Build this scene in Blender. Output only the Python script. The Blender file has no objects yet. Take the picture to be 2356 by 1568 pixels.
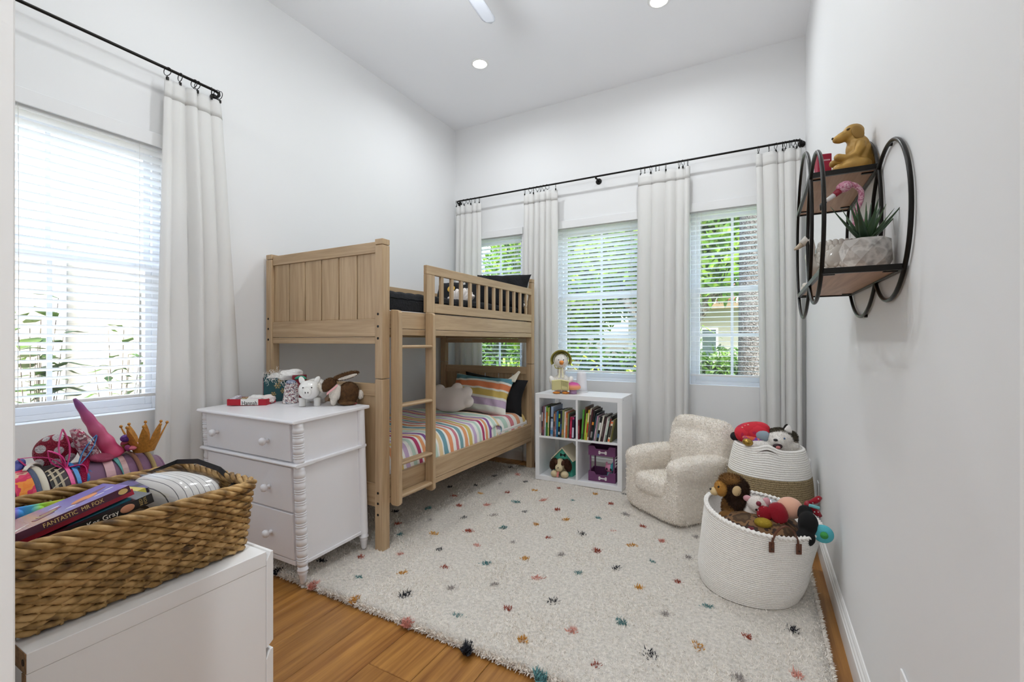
import bpy, bmesh, math, random
import numpy as np
from mathutils import Vector, Matrix, Euler
sc = bpy.context.scene
C = sc.collection
PI = math.pi
R = math.radians
random.seed(7)
RNG = np.random.default_rng(7)

# ------------------------------------------------------------------ camera
cam = bpy.data.objects.new('camera', bpy.data.cameras.new('camera'))
C.objects.link(cam)
cam.location = (0, 0, 1.29)
cam.rotation_euler = (R(90), 0, R(28.6))
cam.data.sensor_width = 36
cam.data.lens = 36 * 1040 / 2356
cam.data.clip_start = 0.01
sc.camera = cam

# ------------------------------------------------------------------ sky, sun, exposure
sc.view_settings.view_transform = 'Standard'
sc.view_settings.look = 'None'
sc.view_settings.gamma = 1
sc.view_settings.use_curve_mapping = False
sc.view_settings.exposure = 0.62
sc.cycles.use_denoising = True
sc.cycles.max_bounces = 10
sc.cycles.diffuse_bounces = 6
sc.cycles.transparent_max_bounces = 24
sc.cycles.sample_clamp_indirect = 6
w = bpy.data.worlds.new('sky')
sc.world = w
w.use_nodes = True
nt = w.node_tree
bgn = nt.nodes['Background']
sky = nt.nodes.new('ShaderNodeTexSky')
sky.sky_type = 'NISHITA'
sky.sun_disc = False
sky.sun_elevation = R(52)
sky.sun_rotation = R(150)
sky.air_density = 1.2
sky.dust_density = 4.0
nt.links.new(sky.outputs[0], bgn.inputs[0])
bgn.inputs[1].default_value = 1.05
sun = bpy.data.objects.new('sun', bpy.data.lights.new('sun', 'SUN'))
C.objects.link(sun)
sun.data.energy = 3.0
sun.data.angle = R(1.0)
sun.data.color = (1, 0.95, 0.86)
sun.rotation_euler = (R(30), 0, R(66))       # from behind the house, high: lights the garden, not the room
LAMP_W = 6.5                                 # recessed ceiling lamps (power each)
FAN_FILL_W = 15.0                                  # fill lamp added under the ceiling fan, out of view

# ------------------------------------------------------------------ helpers: materials
def lin(h):
    if isinstance(h, str):
        h = h.lstrip('#')
        if len(h) == 3: h = ''.join(q * 2 for q in h)
        c = [int(h[i:i + 2], 16) / 255 for i in (0, 2, 4)]
        return tuple(x / 12.92 if x <= 0.04045 else ((x + 0.055) / 1.055) ** 2.4 for x in c) + (1,)
    return tuple(h) + ((1,) if len(h) == 3 else ())

MATS = {}
def mat(col, rough=0.55, metal=0.0, bump=None, var=None, key=None, **kw):
    """plain principled material; bump=(scale, strength, distance), var=(scale, amount) lightness noise"""
    k = key or (str(col), rough, metal, bump, var, tuple(sorted(kw.items())))
    if k in MATS:
        return MATS[k]
    m = bpy.data.materials.new('m_%03d' % len(MATS))
    MATS[k] = m
    m.use_nodes = True
    n = m.node_tree
    b = n.nodes['Principled BSDF']
    c = lin(col)
    b.inputs['Base Color'].default_value = c
    b.inputs['Roughness'].default_value = rough
    b.inputs['Metallic'].default_value = metal
    for q, v in kw.items():
        b.inputs[q.replace('_', ' ')].default_value = v
    tc = n.nodes.new('ShaderNodeTexCoord')
    if var:
        no = n.nodes.new('ShaderNodeTexNoise')
        no.inputs['Scale'].default_value = var[0]
        no.inputs['Detail'].default_value = 4
        n.links.new(tc.outputs['Object'], no.inputs['Vector'])
        cr = n.nodes.new('ShaderNodeValToRGB')
        a = var[1]
        cr.color_ramp.elements[0].position = 0.3
        cr.color_ramp.elements[1].position = 0.7
        cr.color_ramp.elements[0].color = tuple(x * (1 - a) for x in c[:3]) + (1,)
        cr.color_ramp.elements[1].color = tuple(min(1, x * (1 + a)) for x in c[:3]) + (1,)
        n.links.new(no.outputs[0], cr.inputs[0])
        n.links.new(cr.outputs[0], b.inputs['Base Color'])
    if bump:
        nb = n.nodes.new('ShaderNodeTexNoise')
        nb.inputs['Scale'].default_value = bump[0]
        nb.inputs['Detail'].default_value = 3
        n.links.new(tc.outputs['Object'], nb.inputs['Vector'])
        bu = n.nodes.new('ShaderNodeBump')
        bu.inputs['Strength'].default_value = bump[1]
        bu.inputs['Distance'].default_value = bump[2] if len(bump) > 2 else 0.002
        n.links.new(nb.outputs[0], bu.inputs['Height'])
        n.links.new(bu.outputs[0], b.inputs['Normal'])
    return m

def wood(axis, dark, light, rough=0.42, scale=1.0, rnd=0.0, key=None):
    """grain stretched along axis ('X','Y','Z'), optional lightness shift per object"""
    k = ('wood', axis, dark, light, rough, scale, rnd)
    if k in MATS:
        return MATS[k]
    m = bpy.data.materials.new('m_wood_%03d' % len(MATS))
    MATS[k] = m
    m.use_nodes = True
    n = m.node_tree
    b = n.nodes['Principled BSDF']
    tc = n.nodes.new('ShaderNodeTexCoord')
    mp = n.nodes.new('ShaderNodeMapping')
    s = [26 * scale] * 3
    s['XYZ'.index(axis)] = 1.3 * scale
    mp.inputs['Scale'].default_value = s
    n.links.new(tc.outputs['Object'], mp.inputs['Vector'])
    src = mp.outputs[0]
    if rnd:
        oi = n.nodes.new('ShaderNodeObjectInfo')
        ad = n.nodes.new('ShaderNodeVectorMath')
        ad.operation = 'ADD'
        sc_ = n.nodes.new('ShaderNodeMath')
        sc_.operation = 'MULTIPLY'
        sc_.inputs[1].default_value = 37.0
        n.links.new(oi.outputs['Random'], sc_.inputs[0])
        n.links.new(src, ad.inputs[0])
        n.links.new(sc_.outputs[0], ad.inputs[1])
        src = ad.outputs[0]
    n1 = n.nodes.new('ShaderNodeTexNoise')
    n1.inputs['Scale'].default_value = 1.0
    n1.inputs['Detail'].default_value = 5
    n1.inputs['Distortion'].default_value = 1.2
    n.links.new(src, n1.inputs['Vector'])
    n2 = n.nodes.new('ShaderNodeTexNoise')
    n2.inputs['Scale'].default_value = 6.0
    n2.inputs['Detail'].default_value = 3
    n.links.new(src, n2.inputs['Vector'])
    mx = n.nodes.new('ShaderNodeMath')
    mx.operation = 'MULTIPLY_ADD'
    mx.inputs[1].default_value = 0.35
    n.links.new(n2.outputs[0], mx.inputs[0])
    n.links.new(n1.outputs[0], mx.inputs[2])
    cr = n.nodes.new('ShaderNodeValToRGB')
    cr.color_ramp.elements[0].position = 0.48
    cr.color_ramp.elements[1].position = 0.85
    cr.color_ramp.elements[0].color = lin(dark)
    cr.color_ramp.elements[1].color = lin(light)
    n.links.new(mx.outputs[0], cr.inputs[0])
    out = cr.outputs[0]
    if rnd:
        hs = n.nodes.new('ShaderNodeHueSaturation')
        mr = n.nodes.new('ShaderNodeMapRange')
        mr.inputs['To Min'].default_value = 1 - rnd
        mr.inputs['To Max'].default_value = 1 + rnd
        n.links.new(oi.outputs['Random'], mr.inputs['Value'])
        n.links.new(mr.outputs[0], hs.inputs['Value'])
        n.links.new(out, hs.inputs['Color'])
        out = hs.outputs[0]
    n.links.new(out, b.inputs['Base Color'])
    b.inputs['Roughness'].default_value = rough
    bu = n.nodes.new('ShaderNodeBump')
    bu.inputs['Strength'].default_value = 0.15
    bu.inputs['Distance'].default_value = 0.001
    n.links.new(mx.outputs[0], bu.inputs['Height'])
    n.links.new(bu.outputs[0], b.inputs['Normal'])
    return m

def stripes(axis, cols, period, rough=0.8, warp=0.02, wscale=6, bump=True, key=None):
    """constant bands along an object axis; cols = [(pos 0..1, colour)...]; warp = how wavy the bands run"""
    m = bpy.data.materials.new('m_stripe_%03d' % len(MATS))
    MATS[('stripe', len(MATS))] = m
    m.use_nodes = True
    n = m.node_tree
    b = n.nodes['Principled BSDF']
    b.inputs['Roughness'].default_value = rough
    tc = n.nodes.new('ShaderNodeTexCoord')
    sp = n.nodes.new('ShaderNodeSeparateXYZ')
    n.links.new(tc.outputs['Object'], sp.inputs[0])
    no = n.nodes.new('ShaderNodeTexNoise')
    no.inputs['Scale'].default_value = wscale
    n.links.new(tc.outputs['Object'], no.inputs['Vector'])
    a = n.nodes.new('ShaderNodeMath')
    a.operation = 'MULTIPLY_ADD'
    a.inputs[1].default_value = warp
    n.links.new(no.outputs[0], a.inputs[0])
    n.links.new(sp.outputs[axis], a.inputs[2])
    d = n.nodes.new('ShaderNodeMath')
    d.operation = 'DIVIDE'
    d.inputs[1].default_value = period
    n.links.new(a.outputs[0], d.inputs[0])
    f = n.nodes.new('ShaderNodeMath')
    f.operation = 'FRACT'
    n.links.new(d.outputs[0], f.inputs[0])
    cr = n.nodes.new('ShaderNodeValToRGB')
    cr.color_ramp.interpolation = 'CONSTANT'
    el = cr.color_ramp.elements
    el[0].position = cols[0][0]; el[0].color = lin(cols[0][1])
    el[1].position = cols[1][0]; el[1].color = lin(cols[1][1])
    for p, c in cols[2:]:
        e = el.new(p); e.color = lin(c)
    n.links.new(f.outputs[0], cr.inputs[0])
    n.links.new(cr.outputs[0], b.inputs['Base Color'])
    if bump:
        nb = n.nodes.new('ShaderNodeTexNoise')
        nb.inputs['Scale'].default_value = 25
        n.links.new(tc.outputs['Object'], nb.inputs['Vector'])
        bu = n.nodes.new('ShaderNodeBump')
        bu.inputs['Strength'].default_value = 0.3
        bu.inputs['Distance'].default_value = 0.006
        n.links.new(nb.outputs[0], bu.inputs['Height'])
        n.links.new(bu.outputs[0], b.inputs['Normal'])
    return m

def splotch(cols, scale, rough=0.7, bump=None, voronoi=False, metal=0, positions=None, const=True):
    """patches of several colours from noise or cells"""
    m = bpy.data.materials.new('m_splotch_%03d' % len(MATS))
    MATS[('splotch', len(MATS))] = m
    m.use_nodes = True
    n = m.node_tree
    b = n.nodes['Principled BSDF']
    b.inputs['Roughness'].default_value = rough
    b.inputs['Metallic'].default_value = metal
    tc = n.nodes.new('ShaderNodeTexCoord')
    if voronoi:
        t = n.nodes.new('ShaderNodeTexVoronoi')
        t.inputs['Scale'].default_value = scale
        n.links.new(tc.outputs['Object'], t.inputs['Vector'])
        sp = n.nodes.new('ShaderNodeSeparateColor')
        n.links.new(t.outputs['Color'], sp.inputs[0])
        src = sp.outputs[0]
    else:
        t = n.nodes.new('ShaderNodeTexNoise')
        t.inputs['Scale'].default_value = scale
        n.links.new(tc.outputs['Object'], t.inputs['Vector'])
        src = t.outputs[0]
    cr = n.nodes.new('ShaderNodeValToRGB')
    cr.color_ramp.interpolation = 'CONSTANT' if const else 'LINEAR'
    el = cr.color_ramp.elements
    k = len(cols)
    pos = positions or ([i / k for i in range(k)] if voronoi else [0.3 + 0.4 * i / k for i in range(k)])
    el[0].position = pos[0]; el[0].color = lin(cols[0])
    el[1].position = pos[1]; el[1].color = lin(cols[1])
    for p, c in zip(pos[2:], cols[2:]):
        e = el.new(p); e.color = lin(c)
    n.links.new(src, cr.inputs[0])
    n.links.new(cr.outputs[0], b.inputs['Base Color'])
    if bump:
        nb = n.nodes.new('ShaderNodeTexNoise')
        nb.inputs['Scale'].default_value = bump[0]
        n.links.new(tc.outputs['Object'], nb.inputs['Vector'])
        bu = n.nodes.new('ShaderNodeBump')
        bu.inputs['Strength'].default_value = bump[1]
        bu.inputs['Distance'].default_value = bump[2]
        n.links.new(nb.outputs[0], bu.inputs['Height'])
        n.links.new(bu.outputs[0], b.inputs['Normal'])
    return m

def dots(base, dot, scale, size, rough=0.4, metal=0.0, sparkle=None):
    """round dots of one colour on another (cells), with optional sequin glitter"""
    m = bpy.data.materials.new('m_dots_%03d' % len(MATS))
    MATS[('dots', len(MATS))] = m
    m.use_nodes = True
    n = m.node_tree
    b = n.nodes['Principled BSDF']
    b.inputs['Roughness'].default_value = rough
    b.inputs['Metallic'].default_value = metal
    tc = n.nodes.new('ShaderNodeTexCoord')
    t = n.nodes.new('ShaderNodeTexVoronoi')
    t.inputs['Scale'].default_value = scale
    t.inputs['Randomness'].default_value = 0.45
    n.links.new(tc.outputs['Object'], t.inputs['Vector'])
    lt = n.nodes.new('ShaderNodeMath')
    lt.operation = 'LESS_THAN'
    lt.inputs[1].default_value = size
    n.links.new(t.outputs['Distance'], lt.inputs[0])
    mx = n.nodes.new('ShaderNodeMixRGB')
    mx.inputs[1].default_value = lin(base)
    mx.inputs[2].default_value = lin(dot)
    n.links.new(lt.outputs[0], mx.inputs[0])
    n.links.new(mx.outputs[0], b.inputs['Base Color'])
    if sparkle:
        nb = n.nodes.new('ShaderNodeTexVoronoi')
        nb.inputs['Scale'].default_value = sparkle
        n.links.new(tc.outputs['Object'], nb.inputs['Vector'])
        bu = n.nodes.new('ShaderNodeBump')
        bu.inputs['Strength'].default_value = 1.0
        bu.inputs['Distance'].default_value = 0.004
        sp = n.nodes.new('ShaderNodeSeparateColor')
        n.links.new(nb.outputs['Color'], sp.inputs[0])
        n.links.new(nb.outputs['Distance'], bu.inputs['Height'])
        n.links.new(bu.outputs[0], b.inputs['Normal'])
    return m

def gradient(axis, stops, z0, z1, rough=0.6):
    m = bpy.data.materials.new('m_grad_%03d' % len(MATS))
    MATS[('grad', len(MATS))] = m
    m.use_nodes = True
    n = m.node_tree
    b = n.nodes['Principled BSDF']
    b.inputs['Roughness'].default_value = rough
    tc = n.nodes.new('ShaderNodeTexCoord')
    sp = n.nodes.new('ShaderNodeSeparateXYZ')
    n.links.new(tc.outputs['Object'], sp.inputs[0])
    mr = n.nodes.new('ShaderNodeMapRange')
    mr.inputs['From Min'].default_value = z0
    mr.inputs['From Max'].default_value = z1
    n.links.new(sp.outputs[axis], mr.inputs['Value'])
    cr = n.nodes.new('ShaderNodeValToRGB')
    el = cr.color_ramp.elements
    el[0].position = stops[0][0]; el[0].color = lin(stops[0][1])
    el[1].position = stops[1][0]; el[1].color = lin(stops[1][1])
    for p, c in stops[2:]:
        e = el.new(p); e.color = lin(c)
    n.links.new(mr.outputs[0], cr.inputs[0])
    n.links.new(cr.outputs[0], b.inputs['Base Color'])
    return m

def emit(col, strength):
    m = bpy.data.materials.new('m_emit_%03d' % len(MATS))
    MATS[('emit', len(MATS))] = m
    m.use_nodes = True
    b = m.node_tree.nodes['Principled BSDF']
    b.inputs['Base Color'].default_value = lin(col)
    b.inputs['Emission Color'].default_value = lin(col)
    b.inputs['Emission Strength'].default_value = strength
    return m

def thin_clear(tint, gloss=0.08, rough=0.02, clear=0.92):
    """thin clear sheet: mostly see-through with a little reflection"""
    m = bpy.data.materials.new('m_clear_%03d' % len(MATS))
    MATS[('clear', len(MATS))] = m
    m.use_nodes = True
    n = m.node_tree
    n.nodes.clear()
    o = n.nodes.new('ShaderNodeOutputMaterial')
    t = n.nodes.new('ShaderNodeBsdfTransparent')
    t.inputs[0].default_value = lin(tint)
    g = n.nodes.new('ShaderNodeBsdfGlossy')
    g.inputs['Roughness'].default_value = rough
    mx = n.nodes.new('ShaderNodeMixShader')
    mx.inputs[0].default_value = gloss
    n.links.new(t.outputs[0], mx.inputs[1])
    n.links.new(g.outputs[0], mx.inputs[2])
    n.links.new(mx.outputs[0], o.inputs[0])
    return m

def cloth(col, trans=0.3, rough=0.9, weave=900):
    """woven cloth that lets some light through"""
    m = bpy.data.materials.new('m_cloth_%03d' % len(MATS))
    MATS[('cloth', len(MATS))] = m
    m.use_nodes = True
    n = m.node_tree
    b = n.nodes['Principled BSDF']
    o = n.nodes['Material Output']
    b.inputs['Base Color'].default_value = lin(col)
    b.inputs['Roughness'].default_value = rough
    tr = n.nodes.new('ShaderNodeBsdfTranslucent')
    tr.inputs[0].default_value = lin(col)
    mx = n.nodes.new('ShaderNodeMixShader')
    mx.inputs[0].default_value = trans
    n.links.new(b.outputs[0], mx.inputs[1])
    n.links.new(tr.outputs[0], mx.inputs[2])
    n.links.new(mx.outputs[0], o.inputs[0])
    tc = n.nodes.new('ShaderNodeTexCoord')
    nb = n.nodes.new('ShaderNodeTexNoise')
    nb.inputs['Scale'].default_value = 160
    nb.inputs['Detail'].default_value = 4
    n.links.new(tc.outputs['Object'], nb.inputs['Vector'])
    bu = n.nodes.new('ShaderNodeBump')
    bu.inputs['Strength'].default_value = 0.25
    bu.inputs['Distance'].default_value = 0.001
    n.links.new(nb.outputs[0], bu.inputs['Height'])
    n.links.new(bu.outputs[0], b.inputs['Normal'])
    return m

# ------------------------------------------------------------------ helpers: geometry
def frame_of(d):
    d = Vector(d).normalized()
    a = Vector((0, 0, 1)) if abs(d.z) < 0.9 else Vector((1, 0, 0))
    x = a.cross(d).normalized()
    return x, d.cross(x)

class MB:
    """collects shapes and links them as ONE mesh object"""
    def __init__(s, M=None):
        s.v = []; s.f = []; s.mi = []; s.M = M
    def add(s, vs, fs, mi=0):
        o = len(s.v)
        if s.M is not None:
            vs = [s.M @ Vector(p) for p in vs]
        s.v += [tuple(p) for p in vs]
        s.f += [tuple(i + o for i in q) for q in fs]
        s.mi += [mi] * len(fs)
        return s
    def box(s, x0, x1, y0, y1, z0, z1, mi=0):
        return s.add([(x0, y0, z0), (x1, y0, z0), (x1, y1, z0), (x0, y1, z0), (x0, y0, z1), (x1, y0, z1), (x1, y1, z1), (x0, y1, z1)],
                     [(3, 2, 1, 0), (4, 5, 6, 7), (0, 1, 5, 4), (1, 2, 6, 5), (2, 3, 7, 6), (3, 0, 4, 7)], mi)
    def obox(s, c, size, rot=(0, 0, 0), mi=0):
        m = Euler(rot).to_matrix()
        h = [q / 2 for q in size]
        vs = [Vector(c) + m @ Vector((a * h[0], b * h[1], d * h[2])) for d in (-1, 1) for a, b in ((-1, -1), (1, -1), (1, 1), (-1, 1))]
        return s.add(vs, [(3, 2, 1, 0), (4, 5, 6, 7), (0, 1, 5, 4), (1, 2, 6, 5), (2, 3, 7, 6), (3, 0, 4, 7)], mi)
    def prism(s, poly, t0, t1, axis='Z', mi=0):
        """poly = 2D points; extruded along axis. axis X: (y,z), Y: (x,z), Z: (x,y)"""
        def p3(p, t):
            return {'X': (t, p[0], p[1]), 'Y': (p[0], t, p[1]), 'Z': (p[0], p[1], t)}[axis]
        n = len(poly)
        vs = [p3(p, t0) for p in poly] + [p3(p, t1) for p in poly]
        fs = [tuple(range(n))[::-1], tuple(range(n, 2 * n))] + [(i, (i + 1) % n, n + (i + 1) % n, n + i) for i in range(n)]
        return s.add(vs, fs, mi)
    def tube(s, pts, r, n=8, closed=False, caps=True, flat=None, mi=0):
        """round tube along points; r number or list; flat=(a,b) squashes the section"""
        P = [Vector(p) for p in pts]
        k = len(P)
        rr = r if isinstance(r, (list, tuple)) else [r] * k
        vs = []
        px = None
        for i in range(k):
            if closed:
                t = P[(i + 1) % k] - P[i - 1]
            else:
                t = P[min(i + 1, k - 1)] - P[max(i - 1, 0)]
            if t.length < 1e-9:
                t = Vector((0, 0, 1))
            t.normalize()
            if px is None:
                px, _ = frame_of(t)
            px = px - t * px.dot(t)
            if px.length < 1e-6:
                px, _ = frame_of(t)
            px.normalize()
            py = t.cross(px)
            fa, fb = flat or (1, 1)
            for j in range(n):
                a = 2 * PI * j / n
                vs.append(P[i] + px * (math.cos(a) * rr[i] * fa) + py * (math.sin(a) * rr[i] * fb))
        fs = []
        for i in range(k if closed else k - 1):
            for j in range(n):
                a, b = i * n + j, i * n + (j + 1) % n
                c, d = ((i + 1) % k) * n + (j + 1) % n, ((i + 1) % k) * n + j
                fs.append((a, b, c, d))
        if caps and not closed:
            fs.append(tuple(range(n))[::-1])
            fs.append(tuple(range((k - 1) * n, k * n)))
        return s.add(vs, fs, mi)
    def ribbon(s, pts, wdir, w, t, mi=0):
        """flat strap along pts: width w along wdir, thickness t"""
        P = [Vector(p) for p in pts]
        k = len(P)
        W = Vector(wdir).normalized()
        vs = []
        for i in range(k):
            d = (P[min(i + 1, k - 1)] - P[max(i - 1, 0)]).normalized()
            nn = d.cross(W).normalized()
            ww = w[i] if isinstance(w, (list, tuple)) else w
            for a, b in ((-1, -1), (1, -1), (1, 1), (-1, 1)):
                vs.append(P[i] + W * (a * ww / 2) + nn * (b * t / 2))
        fs = [(0, 1, 2, 3), tuple(range(4 * k - 4, 4 * k))[::-1]]
        for i in range(k - 1):
            for j in range(4):
                fs.append((i * 4 + (j + 1) % 4, i * 4 + j, i * 4 + 4 + j, i * 4 + 4 + (j + 1) % 4))
        return s.add(vs, fs, mi)
    def lathe(s, prof, n=32, c=(0, 0, 0), sx=1, sy=1, mi=0, cap=True):
        """prof = [(radius, z)...] from bottom to top"""
        vs = []
        for r, z in prof:
            for j in range(n):
                a = 2 * PI * j / n
                vs.append((c[0] + r * sx * math.cos(a), c[1] + r * sy * math.sin(a), c[2] + z))
        fs = []
        for i in range(len(prof) - 1):
            for j in range(n):
                fs.append((i * n + j, i * n + (j + 1) % n, (i + 1) * n + (j + 1) % n, (i + 1) * n + j))
        if cap:
            if prof[0][0] > 1e-6: fs.append(tuple(range(n))[::-1])
            if prof[-1][0] > 1e-6: fs.append(tuple(range((len(prof) - 1) * n, len(prof) * n)))
        return s.add(vs, fs, mi)
    def ell(s, c, r, rot=None, nu=18, nv=12, e=1.0, mi=0):
        """ellipsoid; e<1 gives a boxier, pillow-like body"""
        if isinstance(r, (int, float)): r = (r, r, r)
        m = Euler(rot).to_matrix() if rot else None
        f = lambda q: math.copysign(abs(q) ** e, q)
        vs = []
        for i in range(1, nv):
            t = PI * i / nv - PI / 2
            for j in range(nu):
                a = 2 * PI * j / nu
                p = Vector((r[0] * f(math.cos(t)) * f(math.cos(a)), r[1] * f(math.cos(t)) * f(math.sin(a)), r[2] * f(math.sin(t))))
                vs.append(Vector(c) + (m @ p if m else p))
        b = Vector((0, 0, -r[2])); tp = Vector((0, 0, r[2]))
        vs += [Vector(c) + (m @ b if m else b), Vector(c) + (m @ tp if m else tp)]
        nb = len(vs)
        fs = []
        for i in range(nv - 2):
            for j in range(nu):
                fs.append((i * nu + j, i * nu + (j + 1) % nu, (i + 1) * nu + (j + 1) % nu, (i + 1) * nu + j))
        for j in range(nu):
            fs.append((nb - 2, (j + 1) % nu, j))
            fs.append((nb - 1, (nv - 2) * nu + j, (nv - 2) * nu + (j + 1) % nu))
        return s.add(vs, fs, mi)
    def grid(s, fn, nu, nv, closeu=False, mi=0):
        vs = [fn(i / (nu if closeu else nu - 1), j / (nv - 1)) for j in range(nv) for i in range(nu)]
        fs = []
        for j in range(nv - 1):
            for i in range(nu if closeu else nu - 1):
                fs.append((j * nu + i, j * nu + (i + 1) % nu, (j + 1) * nu + (i + 1) % nu, (j + 1) * nu + i))
        return s.add(vs, fs, mi)
    def mesh(s, name):
        me = bpy.data.meshes.new(name)
        me.from_pydata(s.v, [], s.f)
        return me
    def build(s, name, m=None, parent=None, smooth=False, bevel=0, sub=0, solid=0, remesh=0, disp=None, seg=2, smoothit=0):
        me = s.mesh(name)
        for q in (m if isinstance(m, (list, tuple)) else [m]):
            if q: me.materials.append(q)
        if any(s.mi):
            me.polygons.foreach_set('material_index', s.mi)
        o = bpy.data.objects.new(name, me)
        C.objects.link(o)
        if parent: o.parent = parent
        if smooth:
            me.polygons.foreach_set('use_smooth', [True] * len(me.polygons))
        if remesh:
            q = o.modifiers.new('r', 'REMESH'); q.mode = 'VOXEL'; q.voxel_size = remesh; q.use_smooth_shade = True
        if smoothit:
            q = o.modifiers.new('sm', 'SMOOTH'); q.iterations = smoothit; q.factor = 0.6
        if solid:
            q = o.modifiers.new('s', 'SOLIDIFY'); q.thickness = solid; q.offset = 0
        if bevel:
            q = o.modifiers.new('b', 'BEVEL'); q.width = bevel; q.segments = seg; q.limit_method = 'ANGLE'; q.angle_limit = R(40)
            me.polygons.foreach_set('use_smooth', [True] * len(me.polygons)) if False else None
        if sub:
            q = o.modifiers.new('u', 'SUBSURF'); q.levels = sub; q.render_levels = sub
        if disp:
            t = bpy.data.textures.new('t_' + name, 'CLOUDS'); t.noise_scale = disp[0]; t.noise_depth = 2
            q = o.modifiers.new('d', 'DISPLACE'); q.texture = t; q.strength = disp[1]; q.texture_coords = 'LOCAL'
        return o

def tag(o, label=None, cat=None, group=None, kind=None):
    if label: o['label'] = label
    if cat: o['category'] = cat
    if group: o['group'] = group
    if kind: o['kind'] = kind
    return o

def thing(name, label, cat, loc=(0, 0, 0), rz=0, group=None, rot=None):
    o = bpy.data.objects.new(name, None)
    C.objects.link(o)
    o.empty_display_size = 0.05
    o.location = loc
    o.rotation_euler = rot or (0, 0, rz)
    return tag(o, label, cat, group)

def struct(name, mb, m, parent=None, **kw):
    o = mb.build(name, m, parent, **kw)
    if not parent: o['kind'] = 'structure'
    return o

def dup(o, parent, loc=None, rot=None, name=None):
    c = o.copy()
    C.objects.link(c)
    if name: c.name = name
    c.parent = parent
    if loc is not None: c.location = loc
    if rot is not None: c.rotation_euler = rot
    return c

def copy_tree(o, parent=None):
    c = o.copy(); C.objects.link(c)
    c.parent = parent
    for ch in list(o.children): copy_tree(ch, c)
    return c

def text(body, size, m, parent, M, name='lettering', ext=0.0004, align='CENTER', sx=1.0):
    cu = bpy.data.curves.new(name, 'FONT')
    cu.body = body; cu.size = size; cu.extrude = ext
    cu.align_x = align; cu.align_y = 'CENTER'
    cu.resolution_u = 3
    tmp = bpy.data.objects.new('tmp', cu)
    C.objects.link(tmp)
    dg = bpy.context.evaluated_depsgraph_get()
    me = bpy.data.meshes.new_from_object(tmp.evaluated_get(dg))
    bpy.data.objects.remove(tmp)
    me.materials.clear()
    me.materials.append(m)
    o = bpy.data.objects.new(name, me)
    C.objects.link(o)
    o.parent = parent
    o.matrix_local = M @ Matrix.Diagonal((sx, 1, 1, 1))
    return o

def blades(name, P, N, length, width, m, parent=None, droop=0.35, lenvar=0.35, seed=1):
    """P, N: numpy points and directions -> one mesh of small bent three-sided blades (stuff)"""
    g = np.random.default_rng(seed)
    k = len(P)
    L = length * (1 + lenvar * (g.random(k) * 2 - 1))
    rd = g.normal(size=(k, 3)); rd /= np.linalg.norm(rd, axis=1)[:, None]
    side = np.cross(N, rd); side /= (np.linalg.norm(side, axis=1)[:, None] + 1e-9)
    bend = np.cross(N, side)
    tip = P + N * L[:, None] + (bend * (droop * (g.random(k))[:, None]) + side * (droop * (g.random(k) - .5)[:, None])) * L[:, None]
    mid = P + N * (L * .55)[:, None] + bend * (droop * .2 * L)[:, None]
    wv = side * (width * (0.7 + .6 * g.random(k)) / 2)[:, None]
    V = np.stack([P - wv, P + wv, mid + wv * .9, mid - wv * .9, tip], 1).reshape(-1, 3)
    b = np.arange(k) * 5
    tri = np.stack([b, b + 1, b + 2, b, b + 2, b + 3, b + 3, b + 2, b + 4], 1).reshape(-1)
    me = bpy.data.meshes.new(name)
    me.vertices.add(len(V)); me.vertices.foreach_set('co', V.astype(np.float32).ravel())
    nf = k * 3
    me.loops.add(nf * 3); me.loops.foreach_set('vertex_index', tri.astype(np.int32))
    me.polygons.add(nf)
    me.polygons.foreach_set('loop_start', np.arange(0, nf * 3, 3, dtype=np.int32))
    me.update(calc_edges=True)
    me.validate()
    me.materials.append(m)
    o = bpy.data.objects.new(name, me)
    C.objects.link(o)
    if parent: o.parent = parent
    o['kind'] = 'stuff'
    return o

def sample_surface(objs, n, seed=1, zmin=None):
    """area-weighted points and normals on evaluated meshes, in the objects' parent space"""
    dg = bpy.context.evaluated_depsgraph_get()
    g = np.random.default_rng(seed)
    TV = []
    for o in objs:
        e = o.evaluated_get(dg)
        me = e.to_mesh()
        me.calc_loop_triangles()
        co = np.empty(len(me.vertices) * 3); me.vertices.foreach_get('co', co); co = co.reshape(-1, 3)
        t = np.empty(len(me.loop_triangles) * 3, dtype=np.int32); me.loop_triangles.foreach_get('vertices', t)
        TV.append(co[t.reshape(-1, 3)])
        e.to_mesh_clear()
    T = np.concatenate(TV)
    cr = np.cross(T[:, 1] - T[:, 0], T[:, 2] - T[:, 0])
    A = np.linalg.norm(cr, axis=1)
    ok = A > 1e-12
    T, cr, A = T[ok], cr[ok], A[ok]
    i = g.choice(len(T), n, p=A / A.sum())
    a, b = g.random(n), g.random(n)
    sw = a + b > 1
    a[sw], b[sw] = 1 - a[sw], 1 - b[sw]
    P = T[i, 0] + (T[i, 1] - T[i, 0]) * a[:, None] + (T[i, 2] - T[i, 0]) * b[:, None]
    N = cr[i] / A[i][:, None]
    if zmin is not None:
        k = P[:, 2] > zmin
        P, N = P[k], N[k]
    return P, N

def fuzz(objs, n, length, width, m, parent, name='fur', droop=0.6, seed=1, zmin=None, down=0.0):
    P, N = sample_surface(objs, n, seed, zmin)
    if down:
        N = N + np.array([0, 0, -down]); N /= np.linalg.norm(N, axis=1)[:, None]
    return blades(name, P - N * 0.001, N, length, width, m, parent, droop, seed=seed)
# ------------------------------------------------------------------ the room
XL, XR, D, YF, ZC = -3.13, 0.334, 4.35, 0.19, 3.76
m_wall = mat('#e8e8e8', 0.7, bump=(260, 0.06, 0.001), key='wall')
m_ceil = mat('#f8f8fa', 0.8, key='ceil')
m_trim = mat('#f1f0ee', 0.35, key='trim')
m_black = mat('#16130f', 0.35, 0.6, key='blackmetal')

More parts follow.
